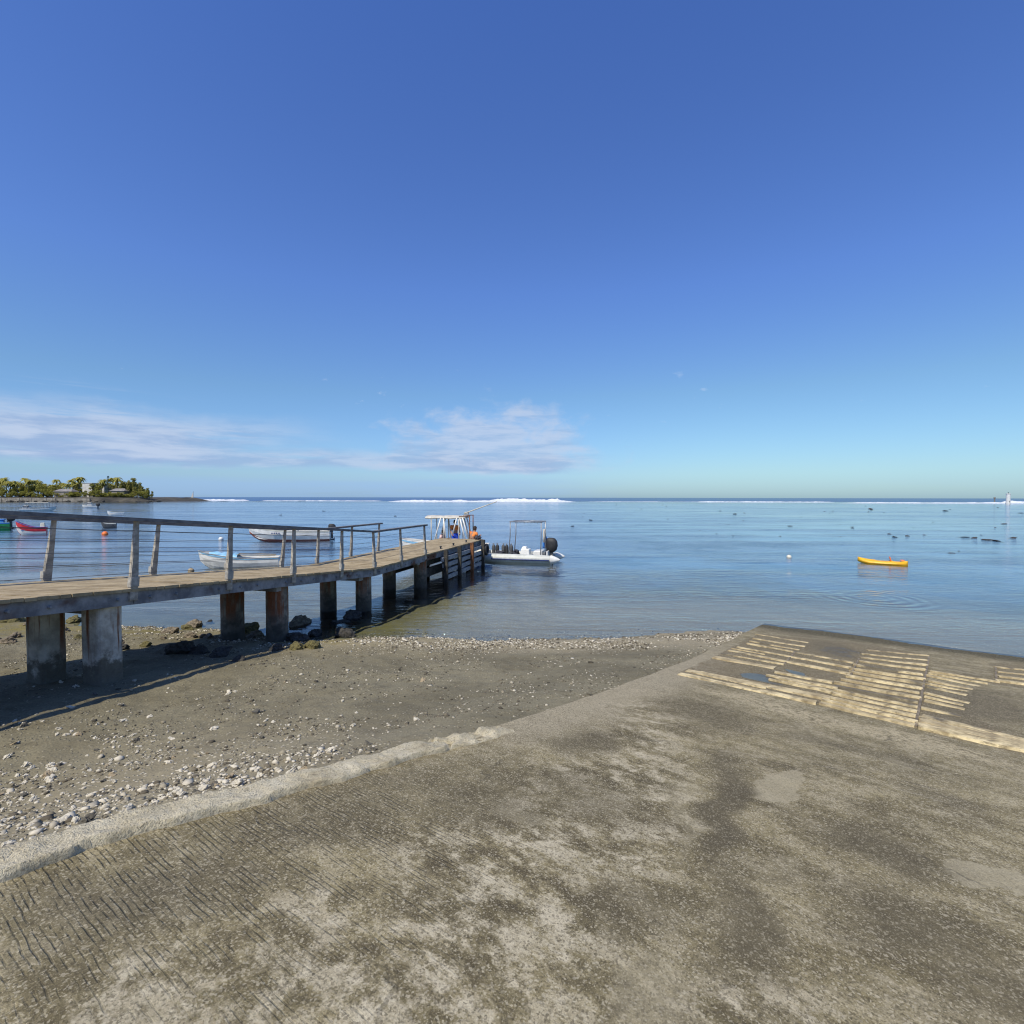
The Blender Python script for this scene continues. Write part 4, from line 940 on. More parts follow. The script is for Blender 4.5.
# low white skiff
c, L_, B_ = fit(107, 124, 515.6, PI+.5, .36)
boat('skiff', 'low white skiff lying behind the rail to the right of the launch', c, PI+.5, L_, B_, .45, 'white_boat', bow=.4, inside='cream_boat', stripe='ltblue')
# distant sailing boat
p = at_z(193.5, 499.3); 
e = empty('sailing_boat', (p.x, p.y, 0), .2, 'tiny white sailing boat far out beyond the headland spit', 'sailing boat')
sc_ = p.y/512; w = MB(); hull_mesh(w, 6*sc_, 2*sc_, 1.1*sc_*.6, .3); w.build('hull', M['white_boat'], e)
w = MB(); w.tube([(0, 0, 0), (0, 0, 8.2*sc_)], .10*sc_, 6); w.build('mast', M['steel'], e)
w = MB(); w.add([(-.2*sc_, .05, 1.2*sc_), (-2.6*sc_, .25*sc_, 1.4*sc_), (-.2*sc_, .05, 7.8*sc_), (-.2*sc_, .12, 1.2*sc_), (-2.6*sc_, .32*sc_, 1.4*sc_), (-.2*sc_, .12, 7.8*sc_)], [(0, 1, 2), (5, 4, 3), (0, 3, 4, 1), (1, 4, 5, 2), (2, 5, 3, 0)]); w.build('sail', M['canvas'], e)
# kayak
pa, pb_ = at_z(857.5, 562.3), at_z(908, 565.3); c = (pa+pb_)/2; Lk = (pa-pb_).length
e = empty('kayak', (c.x, c.y, 0), math.atan2(pa.y-pb_.y, pa.x-pb_.x), 'yellow plastic kayak with a raised bow floating alone on the right of the lagoon', 'kayak')
rows = []; n = 26
for i in range(n+1):
    s = -1+2*i/n; w_ = .34*(1-abs(s)**2.6)**.7+.012; zt = .20+.15*max(s-.45, 0)**1.4*1.5; zb = -.10+.30*max(s-.55, 0)**1.3*1.6+.1*max(-s-.8, 0)
    zt = max(zt, zb+.05); dip = .085*math.exp(-((s+.02)/.26)**4)+.07*math.exp(-((s+.58)/.16)**4)
    row = []
    for k in range(17):
        a = 2*PI*k/16; y_ = w_*math.cos(a); z_ = math.sin(a); zz = (zb+zt)/2+(zt-zb)/2*math.copysign(abs(z_)**.75, z_)
        if z_ > .55: zz -= dip*(z_-.55)/.45
        row.append((s*Lk/2*1.0, y_, zz))
    rows.append(row)
w = MB(); w.grid(rows); w.f.append(tuple(range(16))[::-1]); w.f.append(tuple(range(17*n, 17*n+16))); w.build('hull', M['yellow'], e, True)
w = MB(); w.box((-.32, 0, .27), (.05, .42, .20), Matrix.Rotation(.25, 3, 'Y')); w.build('seat_back', M['orange'], e, bevel=.02)
w = MB(); w.lathe([(.0, .255), (.09, .25), (.10, .22)], 14, (-Lk*.39, 0, 0)); w.build('hatch', M['orange'], e, True)
w = MB(); w.lathe([(.0, -.02), (.10, 0), (.12, .12), (.10, .22), (0, .24)], 12, (-Lk/2*.93, 0, .04), 'X'); w.build('stern_cap', M['orange'], e, True)
# buoys
def buoy(x, y, r, m, label, ring=None):
    p = at_z(x, y); e = empty('buoy', (p.x, p.y, 0), 0, label, 'buoy')
    w = MB(); w.lathe([(0, -r*.8), (r*.6, -r*.6), (r*.95, -r*.1), (r, .25*r), (r*.8, .8*r), (r*.4, 1.08*r), (r*.14, 1.15*r)], 16); w.build('float', M[m], e, True)
    w = MB(); w.lathe([(r*.14, r*1.1), (r*.16, r*1.35), (0, r*1.4)], 8); w.build('eye', M['darkgrey'], e)
    return e
buoy(789, 557.5, .13, 'cream_boat', 'cream white buoy floating alone in the middle of the lagoon')
buoy(191, 571.5, .13, 'tan_coral', 'tan ball buoy at the bow of the cream boat behind the pier')
buoy(221, 539.5, .18, 'white_boat', 'small white buoy left of the long white motorboat')
buoy(105, 534.5, .24, 'orange', 'orange buoy under the dark grey dinghy')
buoy(417, 540.5, .2, 'white_boat', 'white buoy behind the far railing post near the pier head') if False else None

# ---- inflatable at the pier head
stern = Vector((2.02, 26.1, 0)); hd = Vector((-4.6, 1.15, 0)).normalized()
rib = empty('inflatable_boat', stern, math.atan2(hd.y, hd.x), 'grey inflatable dive boat with black outboard moored at the pier head', 'inflatable boat')
path = []
HW = .80; LN = 4.9
for k in range(9): path.append((-.45+k*.42, -HW, .22))
for k in range(13):
    a = -PI/2+PI*k/12; path.append((3.1+1.65*max(math.cos(a), 0)**.8, HW*math.sin(a), .22+.20*math.cos(a)**1.5 if math.cos(a) > 0 else .22))
for k in range(9): path.append((2.91-k*.42, HW, .22))
rad = [.03, .20]+[.23]*(len(path)-4)+[.20, .03]
rad[0] = .04; rad[-1] = .04
mb = MB(); mb.tube(path, rad, 14); mb.build('buoyancy_tube', M['grey_tube'], rib, True)
for sg in (-1, 1):
    mb = MB(); mb.tube([(-.05, sg*(HW+.226), .20), (1.5, sg*(HW+.234), .20), (2.9, sg*(HW+.232), .205)], .032, 8); mb.build('rubbing_strake', M['navy'], rib, True)
    mb = MB(); mb.lathe([(.232, .12), (.20, 0), (.10, -.24), (.03, -.34)], 14, (-.22, sg*HW, .22), 'X'); mb.build('cone_end', M['white_boat'], rib, True)
mb = MB(); hull_mesh(mb, 4.3, 1.5, .16, .1, .95, .2, inner=False); mb.v = [(x+2.1, y, z) for x, y, z in mb.v]; mb.build('hull', M['white_boat'], rib)
mb = MB(); mb.box((1.9, 0, .18), (4.0, 1.3, .05)); mb.build('floor', M['midgrey'], rib)
mb = MB(); mb.box((.12, 0, .38), (.07, 1.3, .46)); mb.build('transom', M['white_boat'], rib, bevel=.01)
ob = outboard(rib, .0, .70, 1.1); ob.scale = (1, 1.05, 1.3)
mb = MB(); mb.box((.02, -.195, .26), (.22, .02, .07)); mb.box((.05, -.2, .16), (.16, .02, .04)); mb.build('cowling_mark', M['midgrey'], ob)
bpy.data.objects[rib.children[-1].name] if rib.children else None
mb = MB(); mb.box((1.35, -.1, .44), (.5, .7, .4), taper=.85); mb.box((1.42, -.1, .70), (.3, .45, .14), taper=.6); mb.build('console', M['white_boat'], rib, bevel=.03)
mb = MB(); mb.box((.65, -.1, .42), (.45, .95, .34), taper=.95); mb.build('seat', M['white_boat'], rib, bevel=.03)
mb = MB(); mb.box((3.6, 0, .42), (.7, .7, .3), taper=.8); mb.build('bow_locker', M['cream_boat'], rib, bevel=.04)
fr = bpy.data.objects.new('canopy_frame', None); COL.objects.link(fr); fr.parent = rib
for sy in (-.62, .62):
    mb = MB(); mb.tube([(.45, sy, .35), (.42, sy, 1.3), (.42, sy, 2.06)], .026, 8); mb.build('upright', M['steel'], fr, True)
    mb = MB(); mb.tube([(2.1, sy, .35), (2.02, sy, 1.4), (2.02, sy, 2.06)], .026, 8); mb.build('upright', M['steel'], fr, True)
mb = MB(); mb.tube([(.40, -.64, 2.07), (2.04, -.64, 2.07), (2.04, .64, 2.07), (.40, .64, 2.07)], .026, 8, closed=True)
for k in range(5): mb.tube([(.6+.3*k, -.64, 2.06), (.6+.3*k, .64, 2.06)], .012, 6)
for k in range(9): mb.tube([(.45+.18*k, -.64, 2.06), (.5+.18*k, -.64, 1.93+.03*(k % 2))], .012, 5)
mb.build('roof_rail', M['steel'], fr, True)
mb = MB(); mb.tube([(.50, -.60, 1.65), (.50, -.60, .95)], [.05, .07], 10); mb.build('white_roll', M['canvas'], rib, True)
mb = MB(); mb.grid([[(.36, -.68, 1.25-.12*k), (.42, -.74+.02*math.sin(k*2), 1.25-.12*k), (.52, -.70, 1.24-.12*k), (.60, -.73, 1.24-.12*k)] for k in range(6)]); o = mb.build('flag', M['blue'], rib, True); so = o.modifiers.new('thick', 'SOLIDIFY'); so.thickness = .02
# maker's block marks along the tube
mb = MB()
for k in range(4): mb.box((2.2-.0-k*.16, -HW-.19, .345), (.10, .012, .07), Matrix.Rotation(.65, 3, 'X'))
mb.build('registration_mark', M['navy'], rib)
def world(e, v): 
    return Matrix.Translation(e.location) @ Matrix.Rotation(e.rotation_euler.z, 4, 'Z') @ Vector(v)
for k, (x, y, m) in enumerate(((2.2, -.35, 'darkgrey'), (2.45, -.33, 'dark'), (2.65, -.38, 'darkgrey'), (2.95, -.3, 'dark'), (3.15, -.28, 'darkgrey'))):
    e = empty('dive_tank', world(rib, (x, y, .2)), random.uniform(0, 6), 'dark dive tank standing in the front half of the grey inflatable boat', 'dive tank', 'dive tanks in the inflatable boat')
    w = MB(); w.lathe([(0, 0), (.09, 0), (.095, .06), (.095, .50), (.06, .58), (.03, .60)], 14); w.build('cylinder', M[m], e, True)
    w = MB(); w.lathe([(.03, .60), (.03, .67), (0, .68)], 8); w.box((.04, 0, .64), (.08, .03, .03)); w.build('valve', M['steel'], e)
for k, (x, y, sz_) in enumerate(((1.95, -.3, .24), (2.75, -.1, .22))):
    e = rock_obj('kit_bag', STV[k+2], M['dark_cloth'], 0, 0, 0, sz_, ['black kit bag beside the console of the inflatable boat', 'dark kit bag heaped among the dive tanks'][k], 'bag', None, 1.3); e.location = world(rib, (x, y, .38))
# mooring rope to the pier
a = world(rib, (4.5, -.2, .5)); b = pp(17.2, .5, .1)
w = MB(); w.tube([a, (a+b)/2-Vector((0, 0, .12)), b], .012, 6); o = w.build('mooring_rope', M['canvas'], None); tag(o, 'pale rope tying the inflatable boat to the pier head', 'rope')

# ---- canopied boat behind the pier head
cb = empty('canopy_boat', (-3.75, 28.4, 0), PI-.04, 'white boat with a flat pale canopy lying behind the pier head', 'boat')
mb = MB(); out, inn = hull_mesh(mb, 4.9, 1.9, .72, .35); mb.build('hull', M['white_boat'], cb)
band_strip(out, .05, .32).build('strake', M['ltblue'], cb)
def cx(px): return -(at_Y(px, 517, 28.4).x+3.75)
mb = MB(); x0, x1 = cx(428), cx(467); rows = []
for i in range(9):
    s = i/8; xx = x0+(x1-x0)*s; rows.append([(xx, y_, 2.21+.09*(1-(y_/.85)**2)+.015*math.sin(i*1.7+y_*3)) for y_ in np.linspace(-.85, .85, 7)])
mb.grid(rows); o = mb.build('canopy', M['canvas'], cb, True); so = o.modifiers.new('thick', 'SOLIDIFY'); so.thickness = .06
for px, dx_ in ((434, 0), (446, .22), (461, -.05), (471.5, 0)):
    for sy in (-.8, .8):
        mb = MB(); mb.tube([(cx(px), sy, .68), (cx(px), sy, 2.28)], .028, 8); mb.build('canopy_post', M['canvas' if px < 470 else 'rust'], cb, True)
for (pa_, za, pb2, zb_) in ((443.5, 2.22, 436, .75), (446, 2.2, 449, .75), (462, 2.2, 468.5, .72), (459, 2.2, 455, 1.3), (464.5, 2.22, 471, .95)):
    for sy in (-.82, .82):
        mb = MB(); mb.tube([(cx(pa_), sy, za), (cx(pb2), sy, zb_)], .035, 8); mb.build('canopy_brace', M['white_boat'], cb, True)
a = at_Y(464, 513.6, 28.2); b = at_Y(497, 501.5, 28.2); mb = MB(); L0 = Vector(cb.location); rt = Matrix.Rotation(-cb.rotation_euler.z, 3, 'Z')
mb.tube([rt @ (a-L0), rt @ (b-L0)], [.035, .022], 8); mb.build('outrigger_pole', M['canvas'], cb, True)
mb = MB(); mb.box((cx(466), -.3, 2.42), (.26, .3, .16), taper=.8); mb.build('roof_box', M['midgrey'], cb, bevel=.02)
mb = MB(); mb.tube([(cx(472), .8, 2.3), (cx(461), .8, 2.27)], .025, 6); mb.tube([(cx(472), -.8, 2.3), (cx(461), -.8, 2.27)], .025, 6); mb.build('roof_rail', M['rust'], cb)

# ------------------------------------------------------------------ people
def skin(name, chains, m, parent=None, sub=2):
    """joint chains -> one continuous skinned mesh; chains share joints by name"""
    idx = {}; vs = []; rs = []; es = []
    for ch in chains:
        prev = None
        for (k, p, r) in ch:
            if k not in idx: idx[k] = len(vs); vs.append(p); rs.append(r)
            if prev is not None: es.append((prev, idx[k]))
            prev = idx[k]
    me = bpy.data.meshes.new(name); me.from_pydata([tuple(v) for v in vs], es, []); o = bpy.data.objects.new(name, me); COL.objects.link(o)
    md = o.modifiers.new('skin', 'SKIN'); md.use_smooth_shade = True
    sl = me.skin_vertices[0].data
    for i, r in enumerate(rs): sl[i].radius = (r, r) if not isinstance(r, tuple) else r; sl[i].use_root = (i == 0)
    ss = o.modifiers.new('sub', 'SUBSURF'); ss.levels = ss.render_levels = sub
    dg = bpy.context.evaluated_depsgraph_get(); nm = bpy.data.meshes.new_from_object(o.evaluated_get(dg)); bpy.data.objects.remove(o)
    nm.materials.clear(); ob = link(name, nm, m, parent, True); return ob
def person(p, rz, label, pose, top, bottom, hat=None):
    root = empty('person', p, rz, label, 'person')
    J = pose
    def c(*ks): return [(k, Vector(J[k][0]), J[k][1]) for k in ks]
    chains = [c('pelvis', 'waist', 'chest', 'neck', 'chin', 'head', 'crown')]
    for s in 'lr':
        chains.append(c('chest', s+'sho', s+'elb', s+'wri', s+'palm')); chains.append(c('pelvis', s+'hip', s+'kne', s+'ank', s+'toe'))
        pw, pl = Vector(J[s+'wri'][0]), Vector(J[s+'palm'][0]); d = (pl-pw).normalized(); sd = d.cross(Vector((0, 0, 1)))
        sd = sd.normalized() if sd.length > .1 else Vector((0, 1, 0)); dn = d.cross(sd)
        for f in range(4):
            b = pl+sd*(.032-.021*f); ln = (.062, .072, .068, .052)[f]
            chains.append([(s+'palm', pl, J[s+'palm'][1]), (s+'f%da' % f, b+d*.03, .010), (s+'f%db' % f, b+d*(.03+ln*.55)-dn*.006, .009), (s+'f%dc' % f, b+d*(.03+ln)-dn*.02, .007)])
        chains.append([(s+'palm', pl, J[s+'palm'][1]), (s+'t1', pl+sd*.05-d*.01, .011), (s+'t2', pl+sd*.065+d*.03, .009)])
    body = skin('body', chains, M['skin'], root)
    hd = Vector(J['head'][0]); face = Vector((1, 0, 0))
    mb = MB(); mb.lathe([(0, 0), (.016, .008), (.012, .03), (.0, .045)], 8, hd+Vector((.088, 0, -.035))); 
    for sy in (-1, 1): mb.lathe([(0, -.03), (.014, -.015), (.018, .01), (0, .03)], 8, hd+Vector((0, sy*.083, -.01)))
    mb.build('face', M['skin'], root, True)
    mb = MB()
    for sy in (-1, 1): mb.lathe([(0, -.008), (.010, 0), (0, .008)], 8, hd+Vector((.086, sy*.032, .012)))
    mb.build('eyes', M['hair'], root, True)
    mb = MB(); rows = []
    for i in range(8):
        ph = PI/2*i/7*1.15; rows.append([(hd.x-.012+.100*math.sin(ph)*math.cos(a), hd.y+.09*math.sin(ph)*math.sin(a), hd.z+.03+.105*math.cos(ph)-(.07 if math.cos(a) < .3 and i > 5 else 0)) for a in [2*PI*k/16 for k in range(17)]])
    mb.grid(rows); mb.build('hat' if hat else 'hair', M[hat or 'hair'], root, True)
    def g(k, dr=.018): return (k, Vector(J[k][0]), (J[k][1] if not isinstance(J[k][1], tuple) else J[k][1][0])+dr)
    def half(a, b, f): return Vector(J[a][0]).lerp(Vector(J[b][0]), f)
    tch = [[g('waist', .025), g('chest', .022), ('collar', half('chest', 'neck', .7), .075)]]
    for s in 'lr': tch.append([g('chest', .022), g(s+'sho', .02), (s+'slv', half(s+'sho', s+'elb', .6), .062)])
    skin('shirt', tch, M[top], root)
    bch = [[g('waist', .02), g('pelvis', .022)]]
    for s in 'lr': bch.append([g('pelvis', .022), g(s+'hip', .022), (s+'leg', half(s+'hip', s+'kne', .85), .085)])
    skin('shorts', bch, M[bottom], root)
    return root
def standing(arm=0.0):
    J = {'pelvis': ((0, 0, .95), .13), 'waist': ((0, 0, 1.10), .125), 'chest': ((0, 0, 1.32), .145), 'neck': ((0, 0, 1.49), .055), 'chin': ((.02, 0, 1.56), .065), 'head': ((.015, 0, 1.64), .092), 'crown': ((0, 0, 1.71), .06)}
    for s, y in (('l', 1), ('r', -1)):
        J[s+'sho'] = ((0, y*.19, 1.42), .055); J[s+'elb'] = ((.03+arm*.1, y*.25, 1.14), .042); J[s+'wri'] = ((.14+arm*.2, y*.22, .95+arm*.15), .030); J[s+'palm'] = ((.18+arm*.24, y*.20, .89+arm*.15), .034)
        J[s+'hip'] = ((0, y*.10, .86), .088); J[s+'kne'] = ((.03, y*.11, .48), .062); J[s+'ank'] = ((0, y*.12, .08), .042); J[s+'toe'] = ((.15, y*.14, .035), .035)
    return J
def sitting(hunch=.08):
    J = {'pelvis': ((0, 0, .12), .13), 'waist': ((.01, 0, .28), .125), 'chest': ((.03+hunch*.5, 0, .48), .14), 'neck': ((.05+hunch, 0, .64), .055), 'chin': ((.09+hunch, 0, .70), .063), 'head': ((.09+hunch, 0, .78), .09), 'crown': ((.07+hunch, 0, .85), .06)}
    for s, y in (('l', 1), ('r', -1)):
        J[s+'sho'] = ((.04+hunch*.6, y*.185, .57), .053); J[s+'elb'] = ((.16, y*.23, .35), .04); J[s+'wri'] = ((.36, y*.17, .40), .029); J[s+'palm'] = ((.42, y*.15, .42), .033)
        J[s+'hip'] = ((.08, y*.10, .11), .088); J[s+'kne'] = ((.42, y*.13, .40), .06); J[s+'ank'] = ((.50, y*.12, .06), .042); J[s+'toe'] = ((.64, y*.13, .035), .034)
    return J
p = at_Y(455, 530, 28.2); person((p.x, p.y, .30), -PI/2+.3, 'person in an orange top and blue shorts standing under the pale canopy', standing(.6), 'orange_cloth', 'blue_cloth')
p = at_Y(441, 533, 28.3); person((p.x, p.y, .62), -.4, 'person in a pale pink top sitting at the left end under the canopy', sitting(), 'pink', 'canvas')
p = pp(T1+.24, .62, -.285); person((p.x, p.y, p.z), .9, 'person in orange top and dark trousers sitting hunched at the outer end of the pier', sitting(.14), 'orange_cloth', 'dark_cloth')
p = pp(17.0, .12, 0); o = rock_obj('kit_bag', STV[5], M['dark_cloth'], p.x, p.y, p.z+.12, .16, 'dark bag on the outer corner of the pier beside the seated person', 'bag', None, 1.1)

# ------------------------------------------------------------------ headland
HY = 355.0
hx = np.concatenate([np.linspace(-520, -236, 150)]); hy = np.linspace(338, 430, 40); HX, HYY = np.meshgrid(hx, hy)
tip = sst(-238, -262, HX); hz = -.6+3.4*sst(340, 349, HYY+(fbm(HX*.06, HYY*.06, 3, 3)-.5)*8)*tip*sst(430, 415, HYY)+(fbm(HX*.15, HYY*.15, 6, 4)-.5)*1.2*tip
me = grid_mesh('headland', HX, HYY, hz); o = link('headland', me, worn('headland rock and soil', (.02, .019, .016), (.085, .075, .055), .12, .95, .4)); o['kind'] = 'structure'
# dark rock spit running out from the tip
sx_ = np.linspace(-262, -150, 120); sy_ = np.linspace(-9, 9, 12); SX, SY = np.meshgrid(sx_, sy_)
szz = -.5+(1.2*np.exp(-((SX+262)/22)**2)+.62)*np.exp(-(SY/4.5)**2)*(.55+.9*fbm(SX*.18, SY*.3, 8, 4))*sst(-150, -175, SX)
YB = 372+(SX+262)*.55
me = grid_mesh('rock_spit', SX, SY+YB, szz); o = link('rock_spit', me, M['basalt']); o['kind'] = 'structure'
def leaves(mb_v, mb_f, c, r, n, size, rg, droop=0):
    for _ in range(n):
        d = Vector((rg.gauss(0, 1), rg.gauss(0, 1), rg.gauss(0, 1))).normalized(); k = rg.uniform(.35, 1.05)**.6
        p = Vector(c)+Vector((d.x*r[0]*k, d.y*r[1]*k, d.z*r[2]*k)); a = Vector((rg.gauss(0, 1), rg.gauss(0, 1), rg.gauss(0, .7))).normalized(); b = a.cross(Vector((rg.gauss(0, 1), rg.gauss(0, 1), rg.gauss(0, 1)))).normalized()
        s = size*rg.uniform(.6, 1.3); b = b*s*.45; a = a*s; i = len(mb_v)
        mb_v += [p-a*.5, p+b*.6, p+a*.5, p-b*.6]; mb_f.append((i, i+1, i+2, i+3))
def tree_meshes(kind, seed):
    rg = random.Random(seed); v, f = [], []; tr = MB()
    if kind == 'broad':
        Ht = rg.uniform(7, 11); tr.tube([(0, 0, -1), (.2, .1, Ht*.3), (.1, -.2, Ht*.62)], [.38, .30, .16], 7)
        for k in range(9):
            a = rg.uniform(0, 6.28); rr = rg.uniform(.8, Ht*.36); c = (rr*math.cos(a), rr*math.sin(a), Ht*rg.uniform(.48, .88)); tr.tube([(.15, 0, Ht*.35), (c[0]*.6, c[1]*.6, c[2]*.85), c], [.16, .10, .04], 5)
            s = rg.uniform(1.1, 2.0); leaves(v, f, c, (s, s, s*.75), 75, .85, rg)
    elif kind == 'casuarina':
        Ht = rg.uniform(11, 15); tr.tube([(0, 0, -1), (.1, .1, Ht*.5), (0, 0, Ht*.95)], [.34, .2, .05], 7)
        for k in range(16):
            h = rg.uniform(.25, .98); a = rg.uniform(0, 6.28); rr = (1.0-h*.72)*rg.uniform(.8, 3.2); c = (rr*math.cos(a), rr*math.sin(a), Ht*h); tr.tube([(0, 0, Ht*h*.85), c], [.08, .03], 5)
            s = 1.7*(1.15-h*.55); leaves(v, f, c, (s*.9, s*.9, s*1.2), 55, .95, rg)
    elif kind == 'pine':
        Ht = 16; tr.tube([(0, 0, -1), (0, 0, Ht)], [.3, .04], 7)
        for k in range(15):
            h = .16+.8*k/14; rr = 2.5*(1-h)**.8+.25
            for q in range(7):
                a = q*6.28/7+k; c = (rr*.55*math.cos(a), rr*.55*math.sin(a), Ht*h); leaves(v, f, c, (rr*.5, rr*.5, .22), 12, .6, rg); tr.tube([(0, 0, Ht*h), (rr*math.cos(a), rr*math.sin(a), Ht*h+.2)], [.05, .02], 4)
    else:
        Ht = rg.uniform(8.5, 12.5); lean = rg.uniform(-1.2, 1.2); top = Vector((lean, rg.uniform(-.6, .6), Ht)); tr.tube([(0, 0, -1), (lean*.3, 0, Ht*.4), (lean*.7, 0, Ht*.75), top], [.26, .19, .15, .13], 7)
        for k in range(20):
            a = k*2.4; up = rg.uniform(-.35, .95); L_ = rg.uniform(2.7, 3.9); d = Vector((math.cos(a), math.sin(a), 0)); n = 9; prev = None
            for i in range(n+1):
                s = i/n; p = top+d*(L_*s*math.cos(up*.5))+Vector((0, 0, L_*(up*s-1.05*s*s)))
                if prev is not None:
                    fw = (p-prev).normalized(); sd = fw.cross(Vector((0, 0, 1))).normalized(); lw = .55*math.sin(PI*min(.12+s*.9, 1))
                    for sg in (-1, 1):
                        b = len(v); v += [prev, p, p+sd*sg*lw+fw*.25-Vector((0, 0, lw*.5)), prev+sd*sg*lw+fw*.2-Vector((0, 0, lw*.5))]; f.append((b, b+1, b+2, b+3))
                prev = p
    me = bpy.data.meshes.new('crown'); me.from_pydata([tuple(p) for p in v], [], f); me.update(); return tr.mesh('trunk'), me
def foliage(name, c1, c2):
    def f(t):
        n = t.noise(t.N('TexCoord').outputs['Object'], .8, 3); r = t.N('ObjectInfo').outputs['Random']; pr = t.N('NewGeometry').outputs['Random Per Island']
        c = t.mix(t.m('ADD', t.m('MULTIPLY', pr, .6), t.m('MULTIPLY', r, .4)), c1, c2); p = principled(t, c, .65, None, 0, .3)
        tl = t.N('BsdfTranslucent', None, Color=c2); mx = t.N('MixShader'); mx.inputs[0].default_value = .25; t.l.new(p, mx.inputs[1]); t.l.new(tl.outputs[0], mx.inputs[2]); return mx.outputs[0]
    return mat(name, f)
FM = {'broad': foliage('broad leaves', (.10, .115, .022), (.38, .35, .065)), 'palm': foliage('palm fronds', (.15, .155, .03), (.42, .37, .07)), 'casuarina': foliage('casuarina needles', (.12, .125, .03), (.34, .31, .08)), 'pine': foliage('pine needles', (.015, .04, .02), (.04, .085, .035))}
MT = worn('bark', (.10, .085, .065), (.22, .19, .15), 2, .9, .03)
TL = {'broad': ('leafy_tree', 'dense green broadleaf tree in the grove on the far headland', 'broadleaf trees on the headland'), 'palm': ('coconut_palm', 'yellow green coconut palm in the grove on the far headland', 'coconut palms on the headland'),
      'casuarina': ('casuarina_tree', 'feathery olive casuarina at the right end of the headland grove', 'casuarinas at the tip of the headland'), 'pine': ('norfolk_pine', 'narrow dark pointed pine standing above the white house on the headland', None)}
PROTO = {}
for k, n in (('broad', 4), ('palm', 5), ('casuarina', 3), ('pine', 1)):
    PROTO[k] = []
    for i in range(n):
        a, b = tree_meshes(k, 100+i*7+len(k)); a.materials.append(MT); b.materials.append(FM[k]); PROTO[k].append((a, b))
def tree(kind, x, y, z, s):
    nm, lb, gr = TL[kind]; a, b = random.choice(PROTO[kind]); e = empty(nm, (x, y, z), random.uniform(0, 6.28), lb, 'tree', gr); e.scale = (s, s, s*random.uniform(.92, 1.1))
    for n_, m_ in (('trunk', a), ('crown', b)):
        o = bpy.data.objects.new(n_, m_); COL.objects.link(o); o.parent = e
def hxp(px, Y): return at_Y(px, 497, Y).x
for px in np.arange(-26, 150, 1.7):
    Y = random.uniform(356, 392); x = hxp(px+random.uniform(-2, 2), Y)
    if 118 < px: kind = 'casuarina'; s = random.uniform(.7, .98)*(1-.45*max(px-135, 0)/15)
    elif px < 60: kind = random.choices(['palm', 'broad'], [.68, .32])[0]; s = random.uniform(.85, 1.15)
    else: kind = random.choices(['palm', 'broad'], [.5, .5])[0]; s = random.uniform(.8, 1.15)
    if 82 < px < 96: Y = random.uniform(378, 395); x = hxp(px, Y); s *= .85
    tree(kind, x, Y, 2.3, s)
for px, kind, s in ((75, 'palm', 1.35), (80, 'palm', 1.2), (96, 'broad', .95), (100, 'broad', 1.0), (108.5, 'pine', 1.02), (117, 'palm', 1.1), (122, 'casuarina', 1.0), (129, 'casuarina', 1.02), (134, 'casuarina', 1.0), (33, 'palm', 1.25), (28, 'palm', 1.2), (10, 'broad', 1.1), (43, 'broad', 1.1), (148, 'casuarina', .62), (152, 'casuarina', .45)):
    Y = 358 if kind != 'palm' else 362; tree(kind, hxp(px, Y), Y, 2.3, s)
for px in list(np.arange(-20, 150, 2.2)):
    if 82 < px < 93 or 54 < px < 71: continue
    Y = random.uniform(350, 355); tree('broad', hxp(px+random.uniform(-1.5, 1.5), Y), Y, 1.0, random.uniform(.4, .72))
def house(px0, px1, y0, y1, Y, label, wallm='whitewash', flat=False):
    a, b = at_Y(px0, y1, Y), at_Y(px1, y0, Y); cx_ = (a.x+b.x)/2; w_ = b.x-a.x; z0 = 2.0; h_ = max(a.z, b.z)-z0; e = empty('house', (cx_, Y+3, z0), 0, label, 'house')
    mb = MB(); mb.box((0, 0, h_*.5-.5), (w_, 6, h_+1-.02)); mb.build('wall', M[wallm], e)
    if flat:
        mb = MB(); mb.box((0, 0, h_+.14), (w_+.5, 6.5, .3)); mb.build('roof', M['whitewash'], e)
    else:
        mb = MB(); o_ = .5; mb.add([(-w_/2-o_, -3-o_, h_), (w_/2+o_, -3-o_, h_), (w_/2+o_, 3+o_, h_), (-w_/2-o_, 3+o_, h_), (-w_/2+1.5, 0, h_+1.8), (w_/2-1.5, 0, h_+1.8)], [(0, 1, 5, 4), (1, 2, 5), (2, 3, 4, 5), (3, 0, 4), (3, 2, 1, 0)]); mb.build('roof', M['roof'], e)
    n = max(1, int(w_/3))
    for k in range(n):
        x = -w_/2+w_*(k+.5)/n; wn = MB(); wn.box((x, -3.0, min(h_*.6, 2.0)), (1.2, .10, 1.3)); wf = wn.build('window', M['glass'], e)
        fr_ = MB()
        for (dx_, dz_, ww, hh) in ((0, .69, 1.4, .1), (0, -.69, 1.4, .1), (-.65, 0, .1, 1.28), (.65, 0, .1, 1.28)): fr_.box((x+dx_, -3.07, min(h_*.6, 2.0)+dz_), (ww, .08, hh))
        fr_.build('frame', M['plate'], wf)
house(82.5, 92, 483.3, 495, 357, 'white two storey house with a flat roof among the headland trees', flat=True)
house(98, 104, 484.5, 492, 372, 'small white house seen behind the trees left of the pointed pine', flat=True)
house(54, 71, 491.5, 497, 351, 'long grey roofed bungalow at the foot of the headland trees', 'seawall')
house(110, 124, 491.0, 496, 353, 'low pale bungalow under the casuarinas right of the pointed pine', 'seawall')
for px, s_h in ((83.5, .55), (86.5, .42), (91.5, .6), (56, .5), (61, .35), (66, .4), (70, .55), (114, .5), (119, .45)): tree('broad', hxp(px, 349), 349, 1.6, s_h)
mb = MB()
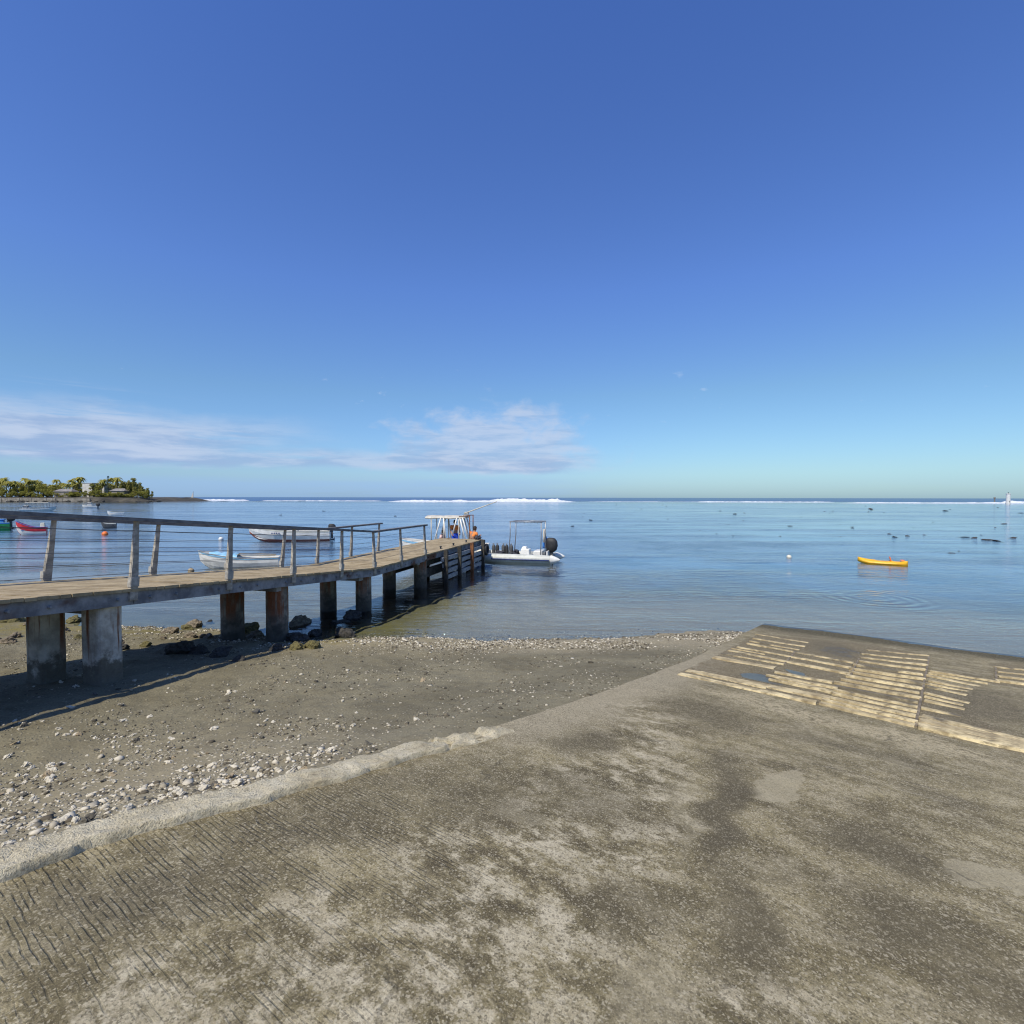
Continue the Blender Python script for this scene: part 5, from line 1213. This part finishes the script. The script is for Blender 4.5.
for px0, px1, zt in ((-40, 56, 1.9), (57, 90, 1.4)):
    a, b = hxp(px0, 341.5), hxp(px1, 341.5); n = int((b-a)/2)
    for k in range(n): mb.box((a+(b-a)*(k+.5)/n, 341.5+random.uniform(-.15, .15), 1.1), ((b-a)/n+.02*(k % 2), 1.0+.1*(k % 2), zt+random.uniform(-.1, .1)+.8))
tag(mb.build('sea_wall', M['seawall']), 'low pale stone sea wall along the foot of the headland', 'wall')
for k in range(46):
    px = random.uniform(0, 160); Y = random.uniform(338, 345); s = random.uniform(.7, 1.8)
    rock_obj('shore_rock', random.choice(RKV), M['basalt'], hxp(px, Y), Y, 0, s, 'black rock in the water along the foot of the far headland', 'rock', 'black rocks along the headland shore', .7)

# ------------------------------------------------------------------ reef: surf, tower
sm_v = MB()
def surf(px0, px1, Y, hgt, depth, seed, puff=1.0):
    a, b = at_Y(px0, 500, Y).x, at_Y(px1, 500, Y).x; n = max(20, int((b-a)/1.1)); rows = []
    xs = np.linspace(a, b, n); env = sst(0, .12, np.linspace(0, 1, n))*sst(1, .88, np.linspace(0, 1, n))
    for j, s in enumerate(np.linspace(-1, 1, 9)):
        prof_ = math.exp(-(s*1.6)**2); y_ = Y+s*depth+(fbm(xs*.05, xs*0+seed, 3, 3)-.5)*12
        z_ = -.15+hgt*prof_*env*(.35+1.3*(.6*fbm(xs*.12, xs*0+seed+j*.2, 5, 3)+.4*fbm(xs*.5, xs*0+seed+j*.5, 8, 3))**1.4*puff)
        rows.append([(float(x), float(y), float(z)) for x, y, z in zip(xs, y_, z_)])
    sm_v.grid(rows)
surf(382, 580, 400, 1.7, 6, 1, .8); surf(484, 566, 410, 2.3, 5, 2, 1.2); surf(196, 250, 470, 1.5, 5, 3, .9); surf(255, 390, 450, .8, 3, 4, .7); surf(578, 720, 420, .45, 2.5, 5, .6); surf(690, 842, 405, .8, 3, 6, .8); surf(826, 1150, 345, .9, 4, 7, .8); surf(1000, 1060, 352, 2.1, 4, 8, .9); surf(-420, 190, 520, 1.4, 5, 9, .8)
def _foam(t):
    n = t.noise(t.N('NewGeometry').outputs['Position'], .5, 5, .7); return principled(t, t.mix(t.ss(n, .3, .6), (.42, .47, .53), (.64, .66, .68)), .9, t.bump(n, .6, .5))
o = sm_v.build('surf', mat('white surf foam', _foam), None, True); o['kind'] = 'stuff'
p = at_z(1008, 503.6); tw = empty('channel_marker', (p.x, p.y, 0), 0, 'white cylindrical beacon tower on the reef at the far right', 'beacon')
k = p.y/512
mb = MB(); mb.lathe([(2.1*k, -1), (2.1*k, 1.0*k), (1.8*k, 1.1*k), (1.7*k, 9.5*k), (1.95*k, 9.6*k), (1.95*k, 10.1*k), (0, 10.2*k)], 20); mb.build('tower', M['white_boat'], tw, False)
mb = MB(); mb.lathe([(.4*k, 10.15*k), (.4*k, 11*k), (0, 11.4*k)], 12); mb.build('lantern', M['glass'], tw)
mb = MB(); mb.box((0, -1.78*k, 2.0*k), (.7*k, .12*k, 1.7*k)); mb.build('door', M['darkgrey'], tw)
p = at_z(994.5, 502.2); mb = MB(); mb.lathe([(.5, -.5), (.45, 3.0), (.7, 3.0), (.7, 4.2), (0, 4.4)], 10); o = mb.build('marker_post', M['seawall']); o.location = (p.x, p.y, 0); tag(o, 'short grey marker post standing in the surf left of the white beacon', 'marker')
